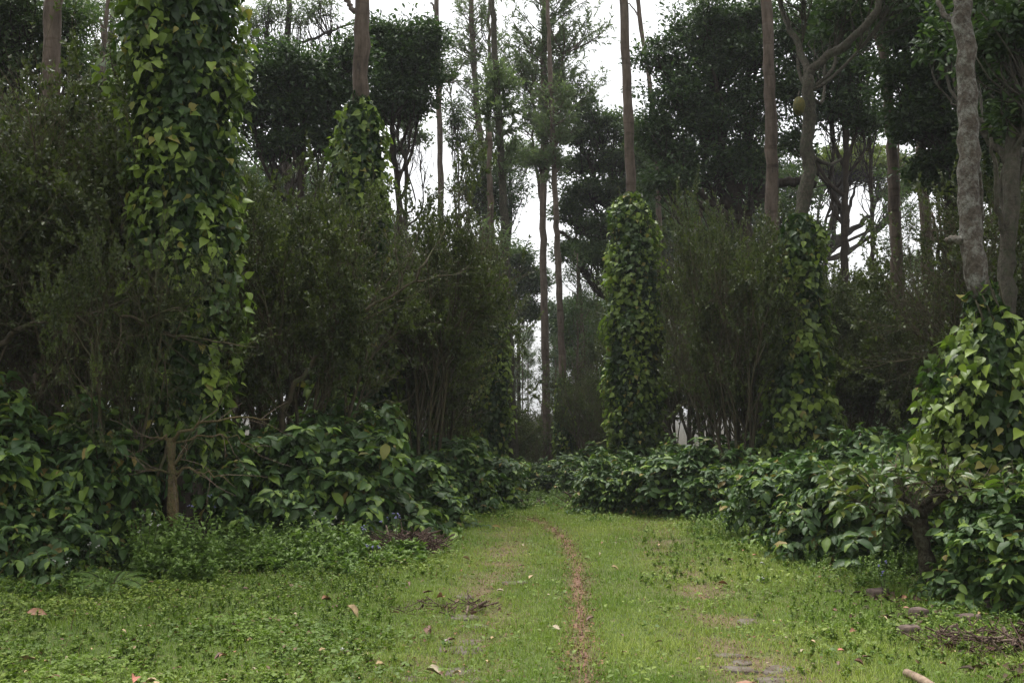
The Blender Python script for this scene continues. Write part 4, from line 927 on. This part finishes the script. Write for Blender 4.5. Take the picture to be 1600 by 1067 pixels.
# ------------------------------------------------------------------ weeds, ferns, flowers
weed_clumps('weeds', [(350, 570, 9.1, 10.4, 330, .85), (470, 630, 9.7, 11.2, 170, .6), (215, 345, 8.75, 9.35, 300, 1.5), (-60, 180, 8.1, 8.9, 200, .45), (600, 720, 12.0, 14.5, 150, .4), (690, 800, 14.5, 19, 150, .4), (770, 960, 17, 25, 420, .55)],
            'mid green leafy weeds lining the foot of the left bushes', M['weed'], 91, (.035, .070))
weed_clumps('broad_weeds', [(375, 560, 9.3, 10.2, 95, .85), (225, 330, 8.9, 9.35, 60, 1.3), (560, 660, 9.7, 10.4, 40, .5)], 'broad leaved light green weeds in front of the left bushes', M['weed'], 94, (.055, .11))
weed_clumps('nettle_patch', [(1080, 1260, 11.8, 13.6, 200, .45), (1330, 1480, 8.4, 9.4, 190, .42), (1480, 1640, 8.4, 9.6, 160, .5), (1440, 1600, 6.6, 7.8, 90, .25), (1255, 1340, 9.2, 9.9, 70, .4), (860, 960, 14.5, 20, 150, .5)],
            'small leaved green weeds along the foot of the right bushes', M['weed'], 92, (.022, .045))
weed_clumps('lawn_weeds', [(-60, 620, 5.4, 9.6, 1300, .36), (560, 700, 8.5, 12, 160, .3), (1230, 1640, 5.3, 9, 420, .28), (1000, 1240, 8, 13, 260, .26)],
            'low leafy weeds standing out of the lawn', M['forb'], 93, (.018, .040))
def fern(px, Y, s, label, seed):
    rng = np.random.default_rng(seed); x = X(px, Y); root = thing('fern', label, 'fern', (x, Y, float(G(x, Y))))
    n = 9; az = np.arange(n) / n * 6.28 + rng.random(n) * .4; D = np.stack([np.cos(az), np.sin(az), 1.3 + 0 * az], -1)
    Pt = grow(np.zeros((n, 3)), D, s * (.8 + .4 * rng.random(n)), 16, .02, -.11, rng); S = Acc(); tubes(S, Pt, np.linspace(.004, .001, 16)[None] * np.ones((n, 1)), 4); Lf = Acc()
    T = nrm(np.gradient(Pt, axis=1)); side = nrm(np.cross(T, [0, 0, 1.])); up = np.cross(side, T)
    for k in range(2, 16):
        for f in (0, .5):
            p = Pt[:, k] - f * (Pt[:, k] - Pt[:, k - 1]); w = s * .22 * math.sin(math.pi * (k - f) / 16.5) + .01
            for sg in (-1, 1): leaves(Lf, T_NARROW, p, side[:, k] * sg + T[:, k] * .35, up[:, k], w, w * .22, tint(rng, n))
    S.obj('stems', M['vine_stem'], root); Lf.obj('fronds', M['weed'], root)
fern(183, 8.5, .45, 'small fern at the foot of the left bushes', 1)
fern(300, 9.6, .35, 'small fern among the weeds below the bare stubby trunk', 2)
def flower(px, Y, H, mat, label, group, seed):
    rng = np.random.default_rng(seed); x = X(px, Y); root = thing('flowering_weed', label, 'flower', (x, Y, float(G(x, Y))), group)
    S = Acc(); Pt = grow(np.zeros((3, 3)), np.array([(.15, .1, 1), (-.2, 0, 1), (.05, -.2, 1)]), H * (.8 + .3 * rng.random(3)), 7, .07, .02, rng); tubes(S, Pt, np.linspace(.003, .0018, 7)[None] * np.ones((3, 1)), 4); S.obj('stem', M['vine_stem'], root)
    A = Acc()
    for p in Pt[:, -1]:
        for q in range(4): ellipsoid(A, p + rng.normal(size=3) * .009, .0075, .006, .5, rng, 7, 5)
    A.obj('flower_head', M[mat], root)
    Lf = Acc(); Sx, Dx, t, _ = spawn(Pt, 6, .1, .8, 1.1, rng); leaves(Lf, T_OVATE, Sx, Dx, np.array([0, 0, 1.]) + .3 * rng.normal(size=Sx.shape), .045, .028, tint(rng, len(Sx))); Lf.obj('leaves', M['weed'], root)
for i, (px, py, h) in enumerate([(266, 880, .50), (290, 882, .52), (324, 870, .6), (613, 868, .45), (618, 850, .4), (1372, 925, .25), (585, 885, .25), (560, 870, .35)]):
    Y = CZ * F / (py - 640); flower(px, Y, h, 'blue_flower', 'small mauve fluffy flower head on a thin stem among the weeds', 'mauve weed flowers', 500 + i)
for i, (px, py, h) in enumerate([(150, 905, .35), (235, 900, .45), (105, 915, .3), (245, 885, .5), (510, 870, .45), (1185, 905, .03), (700, 1000, .04), (540, 1015, .04)]):
    Y = CZ * F / (py - 640); flower(px, Y, h, 'white_flower', 'tiny white flower head on a thin stem', 'white weed flowers', 530 + i)

# ------------------------------------------------------------------ brushwood heaps, stones, log, dead leaves
def brush(px, py, w, h, n, label, seed, L=(.25, .7)):
    rng = np.random.default_rng(seed); Y = CZ * F / (py - 640); x = X(px, Y); g = float(G(x, Y)); root = thing('brushwood_pile', label, 'twig pile', (x, Y, g))
    a = rng.random(n) * 6.28; r = rng.random(n) ** .6; cx = np.cos(a) * r * w; cy = np.sin(a) * r * w * .7; cz = h * (1 - r ** 2) * rng.random(n) ** .5
    az = rng.random(n) * 6.28; D = np.stack([np.cos(az), np.sin(az), -.25 + .3 * rng.normal(size=n) * .6 - .3 * r], -1); Ln = L[0] + (L[1] - L[0]) * rng.random(n)
    S = np.stack([cx, cy, cz + .02], -1) - nrm(D) * Ln[:, None] * .45; P_ = grow(S, D, Ln, 7, .12, -.02, rng)
    gz = G(P_[..., 0] + x, P_[..., 1] + Y) - g; P_[..., 2] = np.maximum(P_[..., 2], gz + .006)
    A = Acc(); k = n - n // 12; tubes(A, P_[:k], np.linspace(.0045, .0018, 7)[None] * (.6 + .8 * rng.random((k, 1))), 4); A.obj('twigs', M['litter_twig'], root)
    A = Acc(); tubes(A, P_[k:], np.linspace(.011, .006, 7)[None] * np.ones((n - k, 1)), 6); A.obj('sticks', M['twig'], root)
    A = Acc(); m = n // 2; pos = np.stack([cx[:m] * 1.1, cy[:m] * 1.1, cz[:m] * .8 + .01], -1); L_ = .05 + .05 * rng.random(m); leaves(A, T_OVATE, pos, rng.normal(size=(m, 3)) * [1, 1, .3], np.array([0, 0, 1.]) + .5 * rng.normal(size=(m, 3)), L_, L_ * .5, tint(rng, m)); A.obj('dry_leaves', M['dead_brown'], root)
brush(640, 858, .34, .14, 360, 'tangled heap of reddish brown brushwood beside the left row of bushes', 61)
brush(1240, 812, .38, .32, 480, 'rounded grey brown heap of fine brushwood beside the right row of bushes', 62)
brush(948, 782, .60, .30, 300, 'grey brushwood heap at the far right end of the track', 63, (.4, 1.0))
brush(1545, 1000, .50, .05, 160, 'flat scatter of dry twigs at the bottom right edge', 64, (.15, .4))
brush(700, 945, .40, .02, 40, 'few dry twigs lying by the left wheel track', 65, (.1, .35))

def slab(px, py, w, d, label, seed, mat='stone', name='paving_stone', h=.03, group=None, cat='stone', rz=None, lift=.0, nv=9):
    rng = np.random.default_rng(seed); Y = CZ * F / (py - 640); x = X(px, Y); z = float(G(x, Y))
    a = np.sort(np.arange(nv) / nv * 6.283 + rng.random(nv) * .45); rr = .72 + .5 * rng.random(nv)
    sq = 1 / np.maximum(np.abs(np.cos(a)), np.abs(np.sin(a))) ** .7
    ox = np.cos(a) * rr * sq * w / 2; oy = np.sin(a) * rr * sq * d / 2; V = []
    for s_, z_ in ((1.0, -.04), (1.02, h * .5), (.96, h * .9), (.80, h)):
        V += [(ox[i] * s_, oy[i] * s_, z_ + .004 * rng.normal() * (z_ > 0)) for i in range(nv)]
    V += [(0, 0, h * 1.03)]; V = np.array(V); A = Acc(); r_ = []
    for k in range(3): r_ += [(k * nv + i, k * nv + (i + 1) % nv, (k + 1) * nv + (i + 1) % nv, (k + 1) * nv + i) for i in range(nv)]
    A.add(V, r_); A.Fc.append(np.array([(3 * nv + i, 3 * nv + (i + 1) % nv, 4 * nv) for i in range(nv)]))
    o = A.obj(name, M[mat], smooth=False); o.location = (x, Y, z + lift); o.rotation_euler = (0, 0, rng.random() * .5 - .25 if rz is None else rz)
    return tag(o, label, cat, group)
gs = 'paving stones sunk in the wheel tracks'
slab(1148, 1034, .24, .12, 'largest pale grey paving stone in the right wheel track', 1, group=gs, lift=-.004, h=.022)
slab(1130, 1012, .22, .07, 'narrow brown paving stone just behind the largest one', 2, group=gs, lift=-.006, h=.02)
slab(1162, 962, .14, .18, 'paving stone farther up the right wheel track beside a dark crack', 3, group=gs, lift=-.006, h=.02)
rng = np.random.default_rng(9)
for i in range(14):
    py = 905 + 165 * rng.random(); Y = CZ * F / (py - 640); r_ = rng.random() < .5; x = (rutR(Y) if r_ else rutL(Y)) + (rng.random() - .5) * .46
    slab(x / Y * F + 800, py, .12 + .16 * rng.random(), .09 + .10 * rng.random(), 'small flat stone half buried in the right wheel track' if r_ else 'small flat stone half buried in the left wheel track', 20 + i, group=gs + (' on the right' if r_ else ' on the left'), h=.012 + .008 * rng.random(), lift=-.008)
slab(1408, 983, .17, .12, 'brown stone lying on the grass at the right', 70, 'rock', 'rock', .055, cat='stone', nv=8)
slab(1425, 957, .13, .10, 'small reddish stone at the foot of the gnarled bush', 71, 'rock', 'rock', .07, cat='stone', nv=7)
slab(1545, 945, .24, .15, 'stone under the nearest dark bush at the right edge', 72, 'rock', 'rock', .08, cat='stone', nv=8)
slab(1500, 962, .20, .12, 'low stone left of the one under the nearest dark bush', 73, 'rock', 'rock', .05, cat='stone', nv=8)
slab(1365, 925, .16, .10, 'small stone in the weeds left of the gnarled bush', 74, 'rock', 'rock', .05, cat='stone', nv=8)

def log():
    rng = np.random.default_rng(3); Y = CZ * F / (1062 - 640); x = X(1430, Y); z = float(G(x, Y)) + .03; root = thing('log', 'short pale cut piece of wood lying at the bottom edge', 'log', (x, Y, z))
    L = cat_points([(.01, -.16, 0), (-.01, 0, .01), (-.03, .16, .005)], 8); A = Acc(); tubes(A, L[None], np.full((1, 8), .024), 12, rough=.06, rng=rng); A.obj('bark', M['wood_pale'], root)
    A = Acc(); tubes(A, np.array([[(.0105, -.168, 0), (.010, -.158, 0)]]), np.array([[.019, .021]]), 12); A.Fc.append(np.arange(12)[None, ::-1].copy()); A.obj('cut_face', M['dead_pale'], root)
log()

def dead_leaf(px, py, L, mat, label, seed, group=None, rz=None, W=.5, curl=.3):
    rng = np.random.default_rng(seed); Y = CZ * F / (py - 640); x = X(px, Y)
    L *= .85
    T = tmpl([0, .1, .25, .45, .65, .85, 1], [.02, .25, .43, .5, .42, .2, .01], curl * (rng.random() * 1.6 - .3), .25 + .4 * rng.random(), .02)
    A = Acc(); leaves(A, T, np.zeros((1, 3)) - [L / 2, 0, 0], np.array([[1., 0, .12 * rng.normal()]]), np.array([[.2 * rng.normal(), .3 * rng.normal(), 1.]]), np.array([L]), np.array([L * W]), tint(rng, 1))
    o = A.obj('fallen_leaf', M[mat]); o.location = (x, Y, float(G(x, Y)) + .045 + .01 * rng.random()); o.rotation_euler = (.3 * rng.normal() * .6, .15 * rng.normal(), rng.random() * 6.28 if rz is None else rz)
    return tag(o, label, 'leaf', group)
for i, (px, py, L, m, lab, rz) in enumerate([
    (70, 958, .17, 'dead_orange', 'large orange fallen leaf lying on the grass at the left', .1), (92, 914, .14, 'dead_brown', 'dull orange curled leaf just below the left bushes', .4),
    (88, 918, .10, 'dead_orange', 'thin upright reddish leaf beside the curled one below the left bushes', 1.2), (190, 915, .12, 'dead_brown', 'dark brown crumpled leaf below the left bushes', .2),
    (60, 1030, .14, 'dead_tan', 'long thin tan leaf in the bottom left grass', 0), (222, 1062, .12, 'dead_pink', 'pinkish leaf cut by the bottom edge at the left', 1.8),
    (250, 1064, .09, 'dead_tan', 'yellow leaf cut by the bottom edge beside the pinkish one', .3), (516, 938, .13, 'dead_orange', 'curled orange tan leaf left of the pale tan leaf on the left lawn', .8),
    (556, 958, .15, 'dead_tan', 'broad pale tan leaf in the middle of the left lawn', -.4), (618, 962, .10, 'dead_tan', 'grey tan leaf right of the broad one on the left lawn', .1), (672, 988, .13, 'dead_brown', 'brown folded leaf left of the left wheel track', 1.4),
    (690, 935, .12, 'dead_orange', 'reddish brown leaf on the twigs by the left wheel track', 2.0), (670, 930, .10, 'dead_brown', 'dark leaf on the twigs by the left wheel track', .5), (682, 1045, .13, 'dead_pale', 'pale cream leaf at the bottom of the left wheel track', -.3),
    (868, 983, .08, 'dead_pale', 'small cream leaf on the grass strip left of the footpath', -.8), (600, 1038, .09, 'dead_tan', 'small grey leaf at the bottom left of the wheel track', .7),
    (1187, 884, .07, 'white_leaf', 'small white scrap on the grass to the right', 0), (1175, 868, .08, 'dead_pink', 'small pink fallen leaf above the white scrap', .5), (1136, 877, .09, 'dead_brown', 'small dark brown leaf left of the white scrap', 2),
    (1158, 861, .07, 'dead_orange', 'tiny orange leaf left of the pink one', 1), (960, 891, .10, 'dead_tan', 'tan leaf just right of the footpath', 0), (1125, 915, .10, 'dead_orange', 'thin orange brown leaf above the paving stones', .1),
    (1155, 1066, .16, 'dead_orange', 'large orange brown leaf at the bottom edge below the largest paving stone', .1), (1322, 968, .08, 'dead_brown', 'small brown leaf on the right lawn', .7), (1344, 1029, .08, 'dead_brown', 'dark curled leaf near the bottom right', .4),
    (1305, 1018, .06, 'dead_pink', 'tiny red leaf left of the dark curled one near the bottom right', .2), (730, 875, .10, 'dead_tan', 'tan leaf beside the brushwood heap', 0), (830, 905, .08, 'dead_tan', 'faint tan leaf between the left wheel track and the footpath', .8)]):
    dead_leaf(px, py, L, m, lab, 600 + i, rz=rz)
rng = np.random.default_rng(77); gl = 'small fallen leaves scattered over the lawn'
for i in range(150):
    py = 810 + 260 * rng.random() ** .8; px = 40 + 1540 * rng.random()
    Y = CZ * F / (py - 640); x = X(px, Y)
    if x < lawn_left(Y) - .1 or x > lawn_right(Y) + .2: continue
    dead_leaf(px, py, .035 + .05 * rng.random() ** 2, ['dead_orange', 'dead_tan', 'dead_brown', 'dead_brown', 'dead_tan', 'dead_pale'][int(rng.integers(0, 6))], 'small dry fallen leaf among those scattered over the lawn', 700 + i, gl)
# ------------------------------------------------------------------ thin air haze
def haze():
    A = Acc(); x0, x1, y0, y1, z0, z1 = -1500, 1500, -1000, 1900, -60, 60
    V = [(x, y, z) for z in (z0, z1) for y in (y0, y1) for x in (x0, x1)]
    A.add(V, [(0, 2, 3, 1), (4, 5, 7, 6), (0, 1, 5, 4), (2, 6, 7, 3), (0, 4, 6, 2), (1, 3, 7, 5)])
    m = bpy.data.materials.new('haze'); m.use_nodes = True; n = m.node_tree
    for k in list(n.nodes): n.nodes.remove(k)
    out = n.nodes.new('ShaderNodeOutputMaterial'); v = n.nodes.new('ShaderNodeVolumePrincipled'); v.inputs['Density'].default_value = HAZE; v.inputs['Color'].default_value = (.93, .95, .96, 1)
    n.links.new(v.outputs[0], out.inputs['Volume']); tag(A.obj('haze', m, smooth=False), 'thin pale air haze between the far trees', 'haze', kind='stuff')
HAZE = .0007
if HAZE: haze()
# forest floor litter
def litter():
    rng = np.random.default_rng(99); n = 34000; y = 5 + 25 * rng.random(n) ** 1.2; x = (rng.random(n) * 2 - 1) * (y * .62 + 3); _, _, f = masks(x, y); near = (x > 2.6) & (y < 8.2) & (rng.random(n) < .8); k = (rng.random(n) < f * .8) | near; x, y = x[k], y[k]; n = len(x)
    L = .04 + .07 * rng.random(n); A = Acc(); leaves(A, T_OVATE, np.stack([x, y, G(x, y) + .012 + .02 * rng.random(n)], -1), rng.normal(size=(n, 3)) * [1, 1, .15], np.array([0, 0, 1.]) + .35 * rng.normal(size=(n, 3)), L, L * .5, tint(rng, n))
    tag(A.obj('leaf_litter', M['litter_leaf']), 'brown dead leaves covering the ground beneath the bushes', 'leaf litter', kind='stuff')
M['litter_leaf'] = leaf_mat('litter leaves', (.035, .024, .014), (.095, .062, .036), (.16, .09, .045), .7, .05, .2)
litter()
M['crumb'] = leaf_mat('reddish crumbs of leaf', (.085, .05, .032), (.20, .125, .075), (.26, .15, .08), .8, .05, .15)
def crumbs():
    rng = np.random.default_rng(98); n = 9000; y = 4.8 + 10.5 * rng.random(n) ** 1.4; w = rng.random(n); x = np.where(w < .5, path_x(y) + rng.normal(size=n) * .085, np.where(w < .75, rutL(y), rutR(y)) + rng.normal(size=n) * .26)
    L = .010 + .022 * rng.random(n) ** 2; A = Acc(); leaves(A, T_OVATE, np.stack([x, y, G(x, y) + .008 + .012 * rng.random(n)], -1), rng.normal(size=(n, 3)) * [1, 1, .2], np.array([0, 0, 1.]) + .5 * rng.normal(size=(n, 3)), L, L * .6, tint(rng, n, (rng.random(n) < .3) * .8))
    tag(A.obj('leaf_crumbs', M['crumb']), 'brown crumbs of dead leaf strewn along the footpath and wheel tracks', 'leaf litter', kind='stuff')
crumbs()
